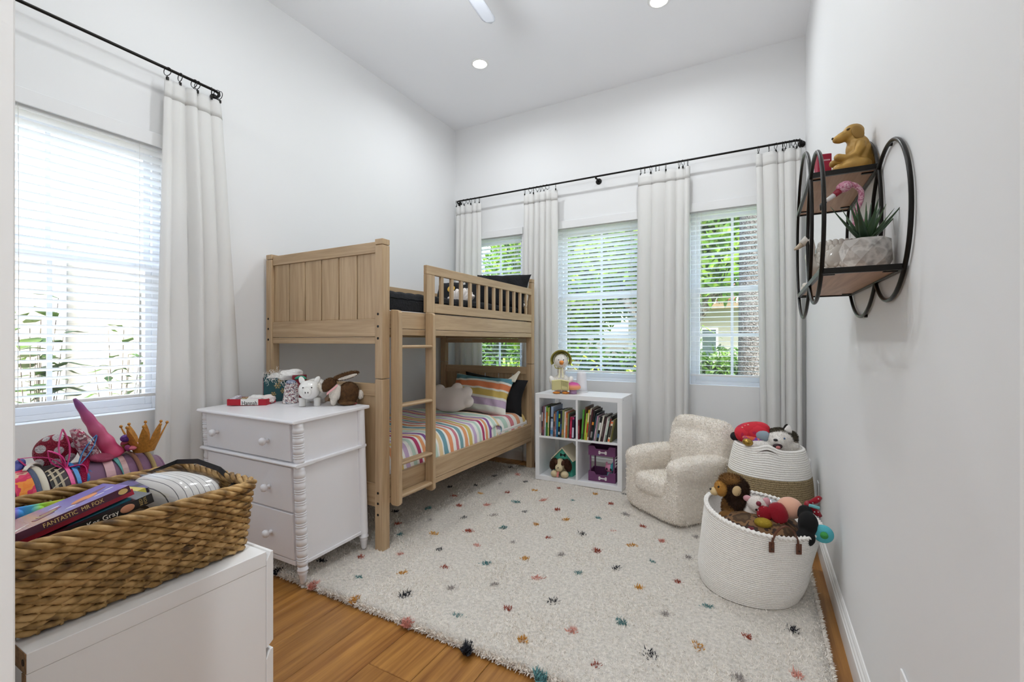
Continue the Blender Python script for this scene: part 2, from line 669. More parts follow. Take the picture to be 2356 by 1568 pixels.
def wall_holes(axis, a0, a1, t0, t1, z0, z1, holes):
    """wall slab as one mesh with rectangular openings; holes = [(a0,a1,z0,z1)]"""
    mb = MB()
    def bx(p0, p1, q0, q1):
        if p1 - p0 < 1e-6 or q1 - q0 < 1e-6: return
        if axis == 'X': mb.box(p0, p1, t0, t1, q0, q1)
        else: mb.box(t0, t1, p0, p1, q0, q1)
    cur = a0
    for h in sorted(holes):
        bx(cur, h[0], z0, z1)
        bx(h[0], h[1], z0, h[2])
        bx(h[0], h[1], h[3], z1)
        cur = h[1]
    bx(cur, a1, z0, z1)
    return mb

W1 = (0.42, 1.40, 0.885, 2.465)
W2 = (-2.92, -2.25, 0.895, 2.475)
W3 = (-1.85, -0.95, 0.895, 2.475)
W4 = (-0.545, 0.135, 0.900, 2.475)
T = 0.16
struct('wall_left', wall_holes('Y', YF - .15, D + T, XL - T, XL, 0, ZC, [W1]), m_wall)
struct('wall_back', wall_holes('X', XL, XR, D, D + T, 0, ZC, [W2, W3, W4]), m_wall)
struct('wall_right', MB().box(XR, XR + T, YF - .15, D + T, 0, ZC), m_wall)
struct('wall_front', wall_holes('X', XL, XR, YF - .15, YF, 0, ZC, [(-0.793, 0.0824, 0, 2.46)]), m_wall)
struct('ceiling', MB().box(XL - T, XR + T, YF - .15, D + T, ZC, ZC + .12), m_ceil)
# hallway behind the doorway the photo is taken from
hall = MB().box(-2.0, -1.9, -1.5, YF - .15, 0, 2.75).box(1.3, 1.4, -1.5, YF - .15, 0, 2.75).box(-2.0, 1.4, -1.6, -1.5, 0, 2.75)
hall.box(XR + T, 1.4, YF - .15, YF - .05, 0, 2.75)
struct('wall_hall', hall, m_wall)
struct('ceiling_hall', MB().box(-2.0, 1.4, -1.6, YF - .15, 2.75, 2.85), m_ceil)
# door lining
dl = MB().box(-0.793, -0.778, YF - .15, YF, 0, 2.46).box(0.0674, 0.0824, YF - .15, YF, 0, 2.46).box(-0.778, 0.0674, YF - .15, YF, 2.445, 2.46)
struct('trim_1', dl, m_trim, bevel=0.002)

def skirting(name, poly, t0, t1, axis):
    struct(name, MB().prism(poly, t0, t1, axis), m_trim)
skirting('baseboard_right', [(XR, 0), (XR - .018, 0), (XR - .018, .092), (XR - .014, .098), (XR - .014, .108), (XR - .009, .116), (XR - .009, .124), (XR - .004, .135), (XR, .135)], YF, D, 'Y')
skirting('baseboard_back', [(D, 0), (D - .018, 0), (D - .018, .098), (D - .012, .112), (D - .006, .130), (D, .135)], XL, XR, 'X')
skirting('baseboard_left', [(XL, 0), (XL + .018, 0), (XL + .018, .098), (XL + .012, .112), (XL + .006, .130), (XL, .135)], YF, D, 'Y')

# floor: planks along the room, staggered butt joints
fl = struct('floor', MB().box(XL - T, 1.4, -1.6, D + T, -0.06, -0.012), mat('#5a4028', 0.8))
m_floor = wood('Y', '#835222', '#b07c3c', 0.38, 0.75, 0.10)
pw = 0.212
x = -1.16 - pw * 10
meshes = {}
ci = 0
while x < 1.4:
    off = {0: 1.316}.get(round((x + 1.372) / pw), 0.35 + (ci * 0.73) % 1.8)
    y = off - 1.83 * 3
    while y < D:
        y0, y1 = max(y, -1.6), min(y + 1.83, D)
        if y1 - y0 > 0.05 and x > XL - pw:
            x0, x1 = max(x, XL) + .0009, min(x + pw, 1.4) - .0009
            k = (round(x1 - x0, 4), round(y1 - y0, 3))
            if k not in meshes:
                a, b = (x1 - x0) / 2, (y1 - y0) / 2 - .0008
                c = .0022
                mb = MB().add([(-a, -b, -.012), (a, -b, -.012), (a, b, -.012), (-a, b, -.012), (-a, -b, -c), (a, -b, -c), (a, b, -c), (-a, b, -c),
                               (-a + c, -b + c, 0), (a - c, -b + c, 0), (a - c, b - c, 0), (-a + c, b - c, 0)],
                              [(0, 1, 5, 4), (1, 2, 6, 5), (2, 3, 7, 6), (3, 0, 4, 7), (4, 5, 9, 8), (5, 6, 10, 9), (6, 7, 11, 10), (7, 4, 8, 11), (8, 9, 10, 11)])
                me = mb.mesh('plank'); me.materials.append(m_floor)
                meshes[k] = me
            o = bpy.data.objects.new('plank', meshes[k]); C.objects.link(o)
            o.parent = fl
            o.location = ((x0 + x1) / 2, (y0 + y1) / 2, 0)
        y += 1.83
    x += pw
    ci += 1

# ------------------------------------------------------------------ windows (local x along the wall, y outwards)
m_vinyl = mat('#f4f5f6', 0.3, key='vinyl')
m_glass = thin_clear('#fbfdfc', 0.05)
def make_window(n, loc, rz, w):
    a0, a1, z0, z1 = w
    r = bpy.data.objects.new('window_%d' % n, None); C.objects.link(r)
    r.location = loc; r.rotation_euler = (0, 0, rz); r['kind'] = 'structure'
    zm = z0 + (z1 - z0) * 0.535
    f = 0.042
    MB().box(a0, a0 + f, .09, .155, z0, z1).box(a1 - f, a1, .09, .155, z0, z1).box(a0 + f, a1 - f, .09, .155, z0, z0 + .03).box(a0 + f, a1 - f, .09, .155, z1 - f, z1).build('window_frame', m_vinyl, r, bevel=.003)
    for k, (q0, q1, y0) in enumerate(((z0 + .03, zm + .02, .095), (zm - .02, z1 - f, .118))):
        s = MB()
        p0, p1, t = a0 + f, a1 - f, .034
        s.box(p0, p0 + t, y0, y0 + .022, q0, q1).box(p1 - t, p1, y0, y0 + .022, q0, q1).box(p0 + t, p1 - t, y0, y0 + .022, q0, q0 + t + .008).box(p0 + t, p1 - t, y0, y0 + .022, q1 - t - .008, q1)
        sash = s.build('sash', m_vinyl, r, bevel=.002)
        MB().box(p0 + t, p1 - t, y0 + .009, y0 + .013, q0 + t, q1 - t).build('pane', m_glass, sash)
        xm, zz = (p0 + p1) / 2, (q0 + q1) / 2
        MB().box(xm - .011, xm + .011, y0 + .003, y0 + .008, q0 + t, q1 - t).build('muntin', m_vinyl, sash)
        if n != 1:
            MB().box(p0 + t, xm - .011, y0 + .003, y0 + .008, zz - .011, zz + .011).build('muntin', m_vinyl, sash)
            MB().box(xm + .011, p1 - t, y0 + .003, y0 + .008, zz - .011, zz + .011).build('muntin', m_vinyl, sash)
    return r
LB = ((0, D, 0), 0)            # back wall frame
LL = ((XL, 0, 0), R(90))       # left wall frame
make_window(1, *LL, W1)
for n_, w_ in ((2, W2), (3, W3), (4, W4)): make_window(n_, *LB, w_)

# ------------------------------------------------------------------ blinds
m_slat = cloth('#fbfcfd', 0.5, 0.4)
m_slat.node_tree.nodes['Bump'].inputs['Strength'].default_value = 0.02
m_cord = mat('#e9e9e6', 0.8)
def make_blind(loc, rz, w, tilt, label, cord=None, wand=None):
    a0, a1, z0, z1 = w
    t = thing('window_blind', label, 'blind', loc, rz, 'white slatted blinds in the windows')
    g = .006
    MB().box(a0 - .018, a1 + .018, -.024, -.012, z1 - .032, z1 + .046).box(a0 - .018, a0 - .008, -.012, 0, z1 - .032, z1 + .046).box(a1 + .008, a1 + .018, -.012, 0, z1 - .032, z1 + .046).build('valance', m_wall, t, bevel=.003)
    MB().box(a0 + g, a1 - g, .008, .062, z1 - .038, z1 - .002).build('head_rail', m_vinyl, t, bevel=.003)
    n = int((z1 - .06 - (z0 + .045)) / .0435)
    # one slat, gently crowned
    prof = [(-.025, -.0012), (-.012, .0008), (0, .0015), (.012, .0008), (.025, -.0012), (.025, .0012), (.012, .0034), (0, .0041), (-.012, .0034), (-.025, .0012)]
    me = MB().prism(prof, -(a1 - a0) / 2 + g, (a1 - a0) / 2 - g, 'X')
    first = None
    for i in range(n):
        z = z1 - .058 - i * .0435
        th = -R(tilt + random.uniform(-1.2, 1.2))
        if first is None:
            first = o = me.build('slat', m_slat, t)
        else:
            o = dup(first, t)
        o.location = ((a0 + a1) / 2, .035, z)
        o.rotation_euler = (th, 0, 0)
    zb = z1 - .058 - n * .0435
    MB().box(a0 + g, a1 - g, .012, .06, zb - .006, zb + .012).build('bottom_rail', m_vinyl, t, bevel=.003)
    for fx in (.14, .86):
        xx = a0 + (a1 - a0) * fx
        for yy in (.009, .0615):
            MB().tube([(xx, yy, zb), (xx, yy, z1 - .02)], .0011, 4).build('ladder_cord', m_cord, t)
    if cord:
        xx = a0 + (a1 - a0) * cord
        MB().tube([(xx, .0, z1 - .03), (xx + .002, .001, (z0 + z1) / 2), (xx, .004, zb)], .0013, 4).build('pull_cord', m_cord, t)
    return t
make_blind(*LL, W1, 18, 'white slatted blind in the left wall window above the wicker basket', .36)
make_blind(*LB, W2, 8, 'white slatted blind in the narrow window behind the upper bunk', .93)
make_blind(*LB, W3, 27, 'white slatted blind in the wide middle window above the bookcase', .07)
make_blind(*LB, W4, 4, 'white slatted blind, opened flat, in the window above the armchair', .09)

# ------------------------------------------------------------------ curtain rods and curtains
def arc(c, r, a0, a1, n, z):
    return [(c[0] + r * math.cos(a0 + (a1 - a0) * i / n), c[1] + r * math.sin(a0 + (a1 - a0) * i / n), z) for i in range(n + 1)]
def make_rod(loc, rz, x0, x1, z, label, mids=()):
    t = thing('curtain_rod', label, 'curtain rod', loc, rz)
    rr = .055
    pts = [(x0, -.006, z), (x0, -.045, z)] + arc((x0 + rr, -.045), rr, PI, 1.5 * PI, 6, z) + arc((x1 - rr, -.045), rr, 1.5 * PI, 2 * PI, 6, z) + [(x1, -.006, z)]
    MB().tube(pts, .0085, 10).build('rod', m_black, t, smooth=True)
    for xx in (x0, x1):
        o = MB().lathe([(.027, 0), (.027, .004), (.016, .008), (.011, .012)], 20).build('wall_plate', m_black, t, smooth=False)
        o.matrix_local = Matrix.Translation((xx, -.0005, z)) @ Matrix.Rotation(R(90), 4, 'X')
    for xm in mids:
        MB().tube([(xm, -.002, z - .018), (xm, -.05, z - .012), (xm, -.1, z - .010)], .008, 8).tube([(xm - .004, -.1, z - .012), (xm + .004, -.1, z - .012)], .013, 12).build('bracket', m_black, t, smooth=True)
        o_new = MB().lathe([(.03, 0), (.03, .005), (.02, .009), (.012, .012)], 20).build('wall_plate', m_black, t)
        o_new.matrix_local = Matrix.Translation((xm, -.0005, z - .018)) @ Matrix.Rotation(R(90), 4, 'X')
    return t
make_rod(*LL, .16, 1.665, 2.878, 'black metal curtain rod on the left wall')
make_rod(*LB, -3.062, .308, 2.888, 'long black metal curtain rod across the window wall', (-1.39,))

m_curt = cloth('#f5f4f2', 0.38, 0.95)
m_ring = m_black
def make_curtain(loc, rz, top, bot, z1, z0, label, nf, seed, rings, extra=None, amp=.032):
    """top/bot = (x0,x1) at the header and the hem; nf folds"""
    g = random.Random(seed)
    t = thing('curtain', label, 'curtain', loc, rz, 'off-white linen curtains')
    # irregular folds: random widths and depths, softening and merging toward the hem
    ws = [g.uniform(.45, 1.5) for _ in range(nf)]
    tot = sum(ws)
    ed = [0]
    for q in ws: ed.append(ed[-1] + q / tot)
    am = [g.uniform(.35, 1.0) for _ in range(nf)]
    sk = [g.uniform(-.25, .25) for _ in range(nf)]
    p1, p2 = g.uniform(0, 6), g.uniform(0, 6)
    def f(u, v, off=0):
        # v 0 top .. 1 hem
        e = v ** .8
        x0 = top[0] + (bot[0] - top[0]) * e
        x1 = top[1] + (bot[1] - top[1]) * e
        uu = min(max(u + .012 * math.sin(v * 2.6 + p1 + u * 5), 0), 1)
        i = 0
        while i < nf - 1 and uu > ed[i + 1]: i += 1
        fr = (uu - ed[i]) / (ed[i + 1] - ed[i])
        fr = min(max(fr, 0), 1)
        A = amp * am[i] * (.55 + .45 * min(1, v * 3 + .1))
        y = math.sin(PI * fr) ** .62 * A * 1.9 - amp * .5
        y += .003 * math.sin(u * 19 + p2 + v * 2) + .004 * math.sin(u * 9 + v * 5 + p1)
        xx = x0 + (x1 - x0) * u + sk[i] * .05 * math.sin(2 * PI * fr) * (x1 - x0) * (.3 + .7 * v)
        return (xx, -.098 - y - off, z1 + (z0 - z1) * v)
    MB().grid(f, nf * 18 + 1, 44).build('panel', m_curt, t, smooth=True, solid=.003)
    hv = .105 / (z1 - z0)
    for sgn in (1,):
        MB().grid(lambda u, v: f(u, v * hv, .0032), nf * 18 + 1, 4).build('header_band', m_curt, t, smooth=True, solid=.0022)
    # rings with clips on the rod
    zr = loc_z = extra
    ring = MB().tube([(0, .024 * math.cos(a), -.015 + .024 * math.sin(a)) for a in [2 * PI * i / 16 for i in range(16)]], .0021, 6, closed=True)
    clip = MB().tube([(0, 0, -.038), (0, 0, -.047)], .0018, 5).box(-.006, .006, -.005, .005, -.064, -.046)
    f0 = None
    for u in rings:
        xx = top[0] + (top[1] - top[0]) * u
        ry = g.uniform(-.5, .5)
        if f0 is None:
            f0 = o = ring.build('ring', m_ring, t, smooth=True)
            f1 = c = clip.build('clip', m_ring, o, smooth=False)
        else:
            o = dup(f0, t); c = dup(f1, o)
        o.location = (xx, -.1, extra)
        o.rotation_euler = (0, 0, ry)
    return t
make_curtain(*LL, (1.345, 1.66), (1.285, 1.83), 2.822, .03, 'off-white linen curtain on the left wall behind the white dresser', 5, 3, (.03, .24, .48, .54, .8, .9, .96), 2.878, .036)
make_curtain(*LB, (-3.06, -2.715), (-3.07, -2.70), 2.832, .03, 'off-white curtain in the corner behind the upper bunk', 5, 4, (.05, .2, .35, .5, .62, .78, .95), 2.888)
make_curtain(*LB, (-2.175, -1.80), (-2.20, -1.78), 2.832, .03, 'off-white curtain between the bunk bed and the middle window', 6, 5, (.03, .2, .3, .42, .52, .62, .72, .97), 2.888, .03)
make_curtain(*LB, (-.985, -.53), (-1.01, -.545), 2.832, .03, 'off-white curtain between the bookcase and the armchair', 5, 6, (.06, .14, .26, .36, .42, .55, .8, .87, .96), 2.888)
make_curtain(*LB, (-.02, .30), (.02, .31), 2.832, .03, 'off-white curtain in the corner behind the rope baskets', 5, 8, (.06, .3, .45, .6, .66, .75, .83, .9, .96), 2.888)

# ------------------------------------------------------------------ recessed ceiling lamps, fan, outlets
m_lens = emit('#fffaf2', 30.0)
def downlight(x, y, label, z=ZC, power=None):
    t = thing('recessed_light', label, 'ceiling light', (x, y, z), 0, 'recessed ceiling lights')
    MB().lathe([(.058, -.001), (.060, -.006), (.072, -.006), (.078, -.0005)], 40, cap=False).build('trim_ring', m_trim, t, smooth=True, solid=.001)
    MB().lathe([(0, -.003), (.058, -.003)], 32, cap=False).build('lens', m_lens, t)
    l = bpy.data.lights.new('lamp', 'AREA'); l.shape = 'DISK'; l.size = .115
    l.energy = power or LAMP_W; l.color = (.90, .955, 1); l.spread = R(165)
    o = bpy.data.objects.new('lamp', l); C.objects.link(o); o.parent = t; o.location = (0, 0, -.01)
downlight(-2.18, 3.40, 'recessed ceiling light above the bunk bed')
downlight(-.634, 3.39, 'recessed ceiling light nearer the wall shelf side')
downlight(-2.18, 1.15, 'added unseen ceiling light near the left wall window', ZC, 2.6)  # added lamp, out of view, to even out the room's brightness
downlight(-.634, 1.15, 'added unseen ceiling light above the doorway end of the rug', ZC, 4.0)  # also added out of view, for flatter light at this end
downlight(-.05, -.80, 'added unseen ceiling light in the hallway', 2.75, 17)  # added unseen hall lamp, spilling light onto the jambs and through the doorway

# ceiling fan: only the tip of one blade reaches into view
t = thing('ceiling_fan', 'white ceiling fan with an added unseen light globe, one pale blade tip showing', 'fan', (-1.40, 1.86, ZC))
m_white = mat('#f3f3f3', 0.35)
m_blade = mat('#eef1f8', 0.25, Transmission_Weight=0.35, IOR=1.2)
MB().lathe([(.07, 0), (.07, -.03), (.05, -.05), (.016, -.055), (.016, -.30), (.06, -.32), (.11, -.36), (.115, -.42), (.08, -.47), (.03, -.49), (0, -.492)][::-1], 32).build('motor_housing', m_white, t, smooth=True)
for k in range(5):
    a = R(96 + 72 * k)
    M_ = Matrix.Rotation(a, 4, 'Z') @ Matrix.Rotation(R(9), 4, 'X')
    def bl(u, v):
        x_ = .12 + .56 * u
        hw = (.030 + .018 * math.sin(min(1, u * 1.15) * PI * .62)) * (1 if u < .9 else math.sqrt(max(0, 1 - ((u - .9) / .1) ** 2)) * .98 + .02)
        return M_ @ Vector((x_, (v - .5) * 2 * hw, -.40))
    MB().grid(bl, 26, 7).build('blade', m_blade, t, smooth=True, solid=.006)

MB().lathe([(0, -.60), (.05, -.595), (.085, -.57), (.095, -.535), (.085, -.50), (.06, -.487)], 28).build('added_light_globe', emit('#fbfcff', 9.0), t, smooth=True)  # globe added below the fan, out of view, to light walls and ceiling evenly
pl = bpy.data.lights.new('lamp', 'POINT'); pl.energy = FAN_FILL_W; pl.shadow_soft_size = .10; pl.color = (.90, .955, 1)
po = bpy.data.objects.new('lamp', pl); C.objects.link(po); po.parent = t; po.location = (0, 0, -.72)  # point light that does the added globe's lighting

def outlet(y, z, label):
    t = thing('wall_outlet', label, 'outlet', (XR, y, z), 0, 'white wall outlets')
    MB().box(-.007, -.0005, -.036, .036, -.058, .058).build('cover_plate', m_white, t, bevel=.003)
    for s in (-1, 1):
        MB().box(-.0085, -.006, -.016, .016, s * .024 - .014, s * .024 + .014).build('socket', mat('#e9e9e9', .4), t, bevel=.002)
outlet(3.95, .365, 'white wall outlet in the corner beside the belted rope basket')
outlet(3.43, .345, 'white wall outlet low on the wall behind the belted rope basket')
outlet(1.50, .372, 'white wall outlet at the bottom edge of the picture')
# ------------------------------------------------------------------ rug
RZ = 0.034                                     # top of the pile
RX0, RX1, RY0, RY1 = -2.86, 0.25, 1.560, 4.06
rug = thing('shag_rug', 'cream shag rug scattered with small coloured tufts on the wooden floor', 'rug', (0, 0, 0))
m_pile = splotch(['#ddd3c7', '#efe8de', '#f7f1e9', '#fdf9f3'], 900, 0.95)
m_backing = mat('#d8d1c8', .95, bump=(180, .8, .01), var=(60, .18))
def rbase(u, v):
    x = RX0 + .008 + (RX1 - RX0 - .016) * u; y = RY0 + .008 + (RY1 - RY0 - .016) * v
    return (x, y, .0175 + .003 * math.sin(x * 9) * math.sin(y * 8))
MB().grid(rbase, 60, 50).build('backing', m_backing, rug, smooth=True, solid=.030)
TUFT = {'charcoal': '#2e2f36', 'rust': '#a34a34', 'mustard': '#d39c45', 'teal': '#629091', 'blush': '#d99a8c', 'grey': '#b0a9a5'}
spots = []
order = ['charcoal', 'mustard', 'rust', 'teal', 'blush', 'grey']
# measured spots (floor coordinates)
SP = [('teal',-1.865,1.718), ('mustard',-1.694,1.867), ('charcoal',-1.538,1.717), ('rust',-1.529,2.027), ('charcoal',-1.688,2.178), ('blush',-1.86,2.027), ('rust',-2.032,1.885), ('blush',-2.021,1.564), ('mustard',-1.73,1.574), ('blush',-1.384,1.559), ('charcoal',-1.056,1.547), ('teal',-0.718,1.539), ('teal',-1.206,1.7), ('rust',-1.035,1.855), ('charcoal',-0.87,2.013), ('mustard',-0.874,1.696), ('grey',-1.37,1.867), ('grey',-1.197,2.004), ('blush',-1.028,2.169), ('teal',-0.856,2.324), ('charcoal',-0.693,2.472), ('teal',-1.35,2.174), ('mustard',-1.184,2.329), ('rust',-1.18,2.639), ('grey',-1.343,2.48), ('blush',-1.522,2.334), ('rust',-1.686,2.491), ('mustard',-1.858,2.343), ('teal',-2.045,2.234), ('teal',-1.509,2.651), ('mustard',-1.338,2.802), ('charcoal',-1.843,2.657), ('grey',-1.677,2.801), ('rust',-2.011,2.835), ('grey',-2.024,2.513), ('teal',-2.183,2.68), ('blush',-1.831,2.954), ('mustard',-2.011,3.149), ('rust',-1.826,3.274), ('mustard',-1.654,3.43), ('charcoal',-1.505,2.961), ('teal',-1.669,3.118), ('blush',-1.494,3.257), ('charcoal',-2.163,3.309), ('grey',-1.994,3.442), ('charcoal',-1.827,3.603), ('charcoal',-2.156,3.616), ('charcoal',-2.164,3.941), ('rust',-2.166,2.993), ('charcoal',-2.337,3.161), ('charcoal',-2.353,2.519), ('rust',-2.178,2.352), ('blush',-1.997,3.765), ('rust',-1.496,3.58), ('mustard',-1.177,3.592), ('teal',-1.285,3.349), ('rust',-1.001,3.428), ('grey',-0.847,3.273), ('rust',-0.688,3.115), ('blush',-0.847,2.948), ('mustard',-0.686,2.796), ('blush',-0.533,2.949), ('grey',-0.353,3.112), ('teal',-0.527,2.64), ('grey',-0.356,2.792), ('rust',-0.852,2.627), ('grey',-1.021,2.472), ('mustard',-0.533,2.333), ('rust',-0.371,2.488), ('teal',-0.209,2.321), ('grey',-0.376,2.168), ('teal',-0.54,2.012), ('blush',-0.708,1.845), ('rust',-0.552,1.694), ('charcoal',-0.38,1.86), ('mustard',-0.217,2.004), ('rust',-0.044,2.164), ('charcoal',0.131,2.312), ('blush',0.126,2.007), ('grey',-0.064,1.89), ('rust',-1.315,3.114), ('mustard',-1.188,2.978), ('teal',-0.999,3.108), ('charcoal',-1.008,2.807), ('charcoal',-0.964,3.696), ('charcoal',-2.32,1.568), ('charcoal',-2.194,1.749)]
g = np.random.default_rng(5)
spots = [(c, x, y) for c, x, y in SP]
n_pile = 210000
P = np.empty((n_pile, 3))
# more, finer strands where the rug is close
P[:, 0] = RX0 + (RX1 - RX0) * g.random(n_pile)
P[:, 1] = RY0 + (RY1 - RY0) * g.random(n_pile) ** 1.25
P[:, 2] = .012
keep = np.ones(n_pile, bool)
for c, x_, y_ in spots:
    keep &= ((P[:, 0] - x_) ** 2 + (P[:, 1] - y_) ** 2) > .018 ** 2
P = P[keep]
N = g.normal(size=P.shape) * .38; N[:, 2] = 1
cl = np.stack([np.sin(P[:, 0] * 41 + 3 * np.sin(P[:, 1] * 17)), np.cos(P[:, 1] * 37 + 3 * np.sin(P[:, 0] * 13)), np.zeros(len(P))], 1) * .35
N += cl
N /= np.linalg.norm(N, axis=1)[:, None]
blades('pile', P, N, .025, .0062, m_pile, rug, droop=.7, seed=3)
# edge fringe, leaning out
ne = 9000
E_ = np.empty((ne, 3)); E_[:, 2] = .004 + .022 * g.random(ne)
En = np.zeros((ne, 3))
h = ne // 2
E_[:h, 0] = RX0 + (RX1 - RX0) * g.random(h); E_[:h, 1] = RY0 + .006; En[:h] = (0, -1, .25)
E_[h:, 1] = RY0 + (RY1 - RY0) * g.random(ne - h); E_[h:, 0] = RX1 - .006; En[h:] = (1, 0, .25)
En += g.normal(size=En.shape) * .4
En /= np.linalg.norm(En, axis=1)[:, None]
blades('edge_pile', E_, En, .016, .006, m_pile, rug, droop=.7, seed=4)
tm = {}
for i, (c, x_, y_) in enumerate(spots):
    k = (c, i % 3)
    if k not in tm:
        q = 170
        pp = np.zeros((q, 3)); a = g.random(q) * 2 * PI; rr_ = np.sqrt(g.random(q)) * .018
        pp[:, 0] = rr_ * np.cos(a); pp[:, 1] = rr_ * np.sin(a); pp[:, 2] = .012
        nn = g.normal(size=(q, 3)) * .45; nn[:, 2] = 1
        nn /= np.linalg.norm(nn, axis=1)[:, None]
        o = blades('colour_tuft', pp, nn, 0.026, .0085, mat(TUFT[c], .95), rug, droop=.7, seed=50 + i)
        del o['kind']
        tm[k] = o
        o.location = (x_, y_, 0)
    else:
        o = dup(tm[k], rug, (x_, y_, 0))
    o.rotation_euler = (0, 0, g.random() * 6)
    o.scale = (g.uniform(.7, 1.5), g.uniform(.7, 1.1), 1)

# ------------------------------------------------------------------ bunk bed
BL, BR, BN, BF = -3.098, -1.972, 2.000, 4.087    # left, right, near, far
BZ = .022
oz = wood('Z', '#a78b69', '#c1a582', 0.45)
ox = wood('X', '#a78b69', '#c1a582', 0.45)
oy = wood('Y', '#a78b69', '#c1a582', 0.45)
bl_ = ((BL + BR) / 2, (BN + BF) / 2, BZ)
bed = thing('bunk_bed', 'light oak bunk bed with plank headboards and a slatted guard rail', 'bunk bed', bl_)
def B(): return MB(Matrix.Translation(-Vector(bl_)))
m_bolt = mat('#17130f', .4, .5)
pw_, pd_ = .062, .062
for side, xx in ((0, BL), (1, BR - pw_)):
    for end, yy in ((0, BN), (1, BF - pd_)):
        B().box(xx, xx + pw_, yy, yy + pd_, BZ, 1.060).build('post', oz, bed, bevel=.004)
        up = B().box(xx, xx + pw_, yy, yy + pd_, 1.063, 1.868).build('post', oz, bed, bevel=.004)
        B().box(xx, xx + pw_, yy, yy + pd_, 1.871, 1.905).build('post_cap', oz, up, bevel=.003)
        if end == 0:
            xb = xx + pw_ * (.42 if side else .42)
            for zb in ((1.306, 1.378, 1.452, .245, .312, .375) if side else (1.300, 1.376, 1.448)):
                b_ = B().tube([(xb, yy - .0015, zb), (xb, yy + .006, zb)], .0078, 12).build('bolt', m_bolt, bed)
# end frames: rails and planks
xs = [-3.036, -2.865, -2.700, -2.535, -2.370, -2.205, -2.034]
for yy, inner in ((BN + .010, 1), (BF - .044, -1)):
    y0, y1 = yy, yy + .034
    B().box(BL + pw_, BR - pw_, y0, y1, 1.826, 1.892).build('top_rail', ox, bed, bevel=.003)
    B().box(BL + pw_, BR - pw_, y0 - .002, y1 + .002, 1.316, 1.425).build('lower_rail', ox, bed, bevel=.002)
    B().box(BL + pw_, BR - pw_, y0, y1, 1.273, 1.314).build('lower_rail', ox, bed, bevel=.002)
    for a, b in zip(xs[:-1], xs[1:]):
        B().box(a + .005, b - .005, y0 + .010, y1 - .008, 1.425, 1.826).build('headboard_plank', oz, bed, bevel=.003)
    B().box(BL + pw_, BR - pw_, y0, y1, .956, 1.030).build('top_rail', ox, bed, bevel=.003)
    B().box(BL + pw_, BR - pw_, y0, y1, .285, .425).build('lower_rail', ox, bed, bevel=.003)
    for a, b in zip(xs[:-1], xs[1:]):
        B().box(a + .005, b - .005, y0 + .010, y1 - .008, .425, .956).build('headboard_plank', oz, bed, bevel=.003)
for x0_ in (BR - .030, BL + .004):
    for z0_, z1_, zg in ((1.326, 1.475, 1.366), (.300, .467, .337)):
        B().box(x0_, x0_ + .026, BN + pd_, BF - pd_, zg + .0015, z1_).build('side_rail', oy, bed, bevel=.002)
        B().box(x0_, x0_ + .026, BN + pd_, BF - pd_, z0_, zg - .0015).build('side_rail', oy, bed, bevel=.002)
# guard rails
def guard(x0_, y0_, y1_, nb):
    q = B().box(x0_, x0_ + .028, y0_, y0_ + .088, 1.484, 1.744).build('guard_post', oz, bed, bevel=.002)
    B().box(x0_, x0_ + .028, y0_, y1_, 1.745, 1.806).build('guard_rail', oy, bed, bevel=.003)
    B().box(x0_, x0_ + .028, y0_ + .089, y1_, 1.484, 1.550).build('guard_rail', oy, bed, bevel=.003)
    a = y0_ + .088
    st = (y1_ - a) / (nb + .6)
    for i in range(nb):
        yy = a + st * (i + .62)
        B().box(x0_ + .004, x0_ + .024, yy, yy + .032, 1.549, 1.746).build('baluster', oz, bed, bevel=.003)
guard(BR - .029, 2.412, BF - pd_, 12)
guard(BL + .002, BN + pd_, BF - pd_, 13)
for i in range(11):
    yy = BN + .12 + i * .18
    B().box(BL + .03, BR - .03, yy, yy + .07, 1.345, 1.362).build('bed_slat', ox, bed)
    B().box(BL + .03, BR - .03, yy, yy + .07, .325, .342).build('bed_slat', ox, bed)
m_stick = mat('#b9a98f', .6)
B().box(-2.79, -2.69, BF - .049, BF - .0465, 1.285, 1.311).build('sticker', m_stick, bed)
B().box(-2.13, -2.04, BF - .049, BF - .0465, 1.278, 1.318).build('sticker', m_stick, bed)

ll = (-1.935, 2.245, .29)
lad = thing('bunk_ladder', 'light oak ladder hooked onto the side of the bunk bed', 'ladder', ll)
def LMB(): return MB(Matrix.Translation(-Vector(ll)))
for yy in (2.066, 2.391):
    prof = [(-1.969, .30), (-1.957, .290), (-1.915, .290), (-1.901, .305), (-1.901, 1.462), (-1.910, 1.474), (-1.935, 1.480), (-1.958, 1.481), (-1.969, 1.481)]
    LMB().prism(prof, yy, yy + .030, 'Y').build('ladder_rail', oz, lad, bevel=.004)
for zz in (1.254, .894, .540):
    LMB().prism([(-1.962, zz - .010), (-1.912, zz - .010), (-1.905, zz), (-1.912, zz + .010), (-1.962, zz + .010), (-1.967, zz)], 2.094, 2.393, 'Y').build('rung', oy, lad, bevel=.003)
LMB().prism([(-1.966, .330), (-1.912, .330), (-1.904, .342), (-1.912, .354), (-1.966, .354)], 2.094, 2.393, 'Y').build('rung', oy, lad, bevel=.003)

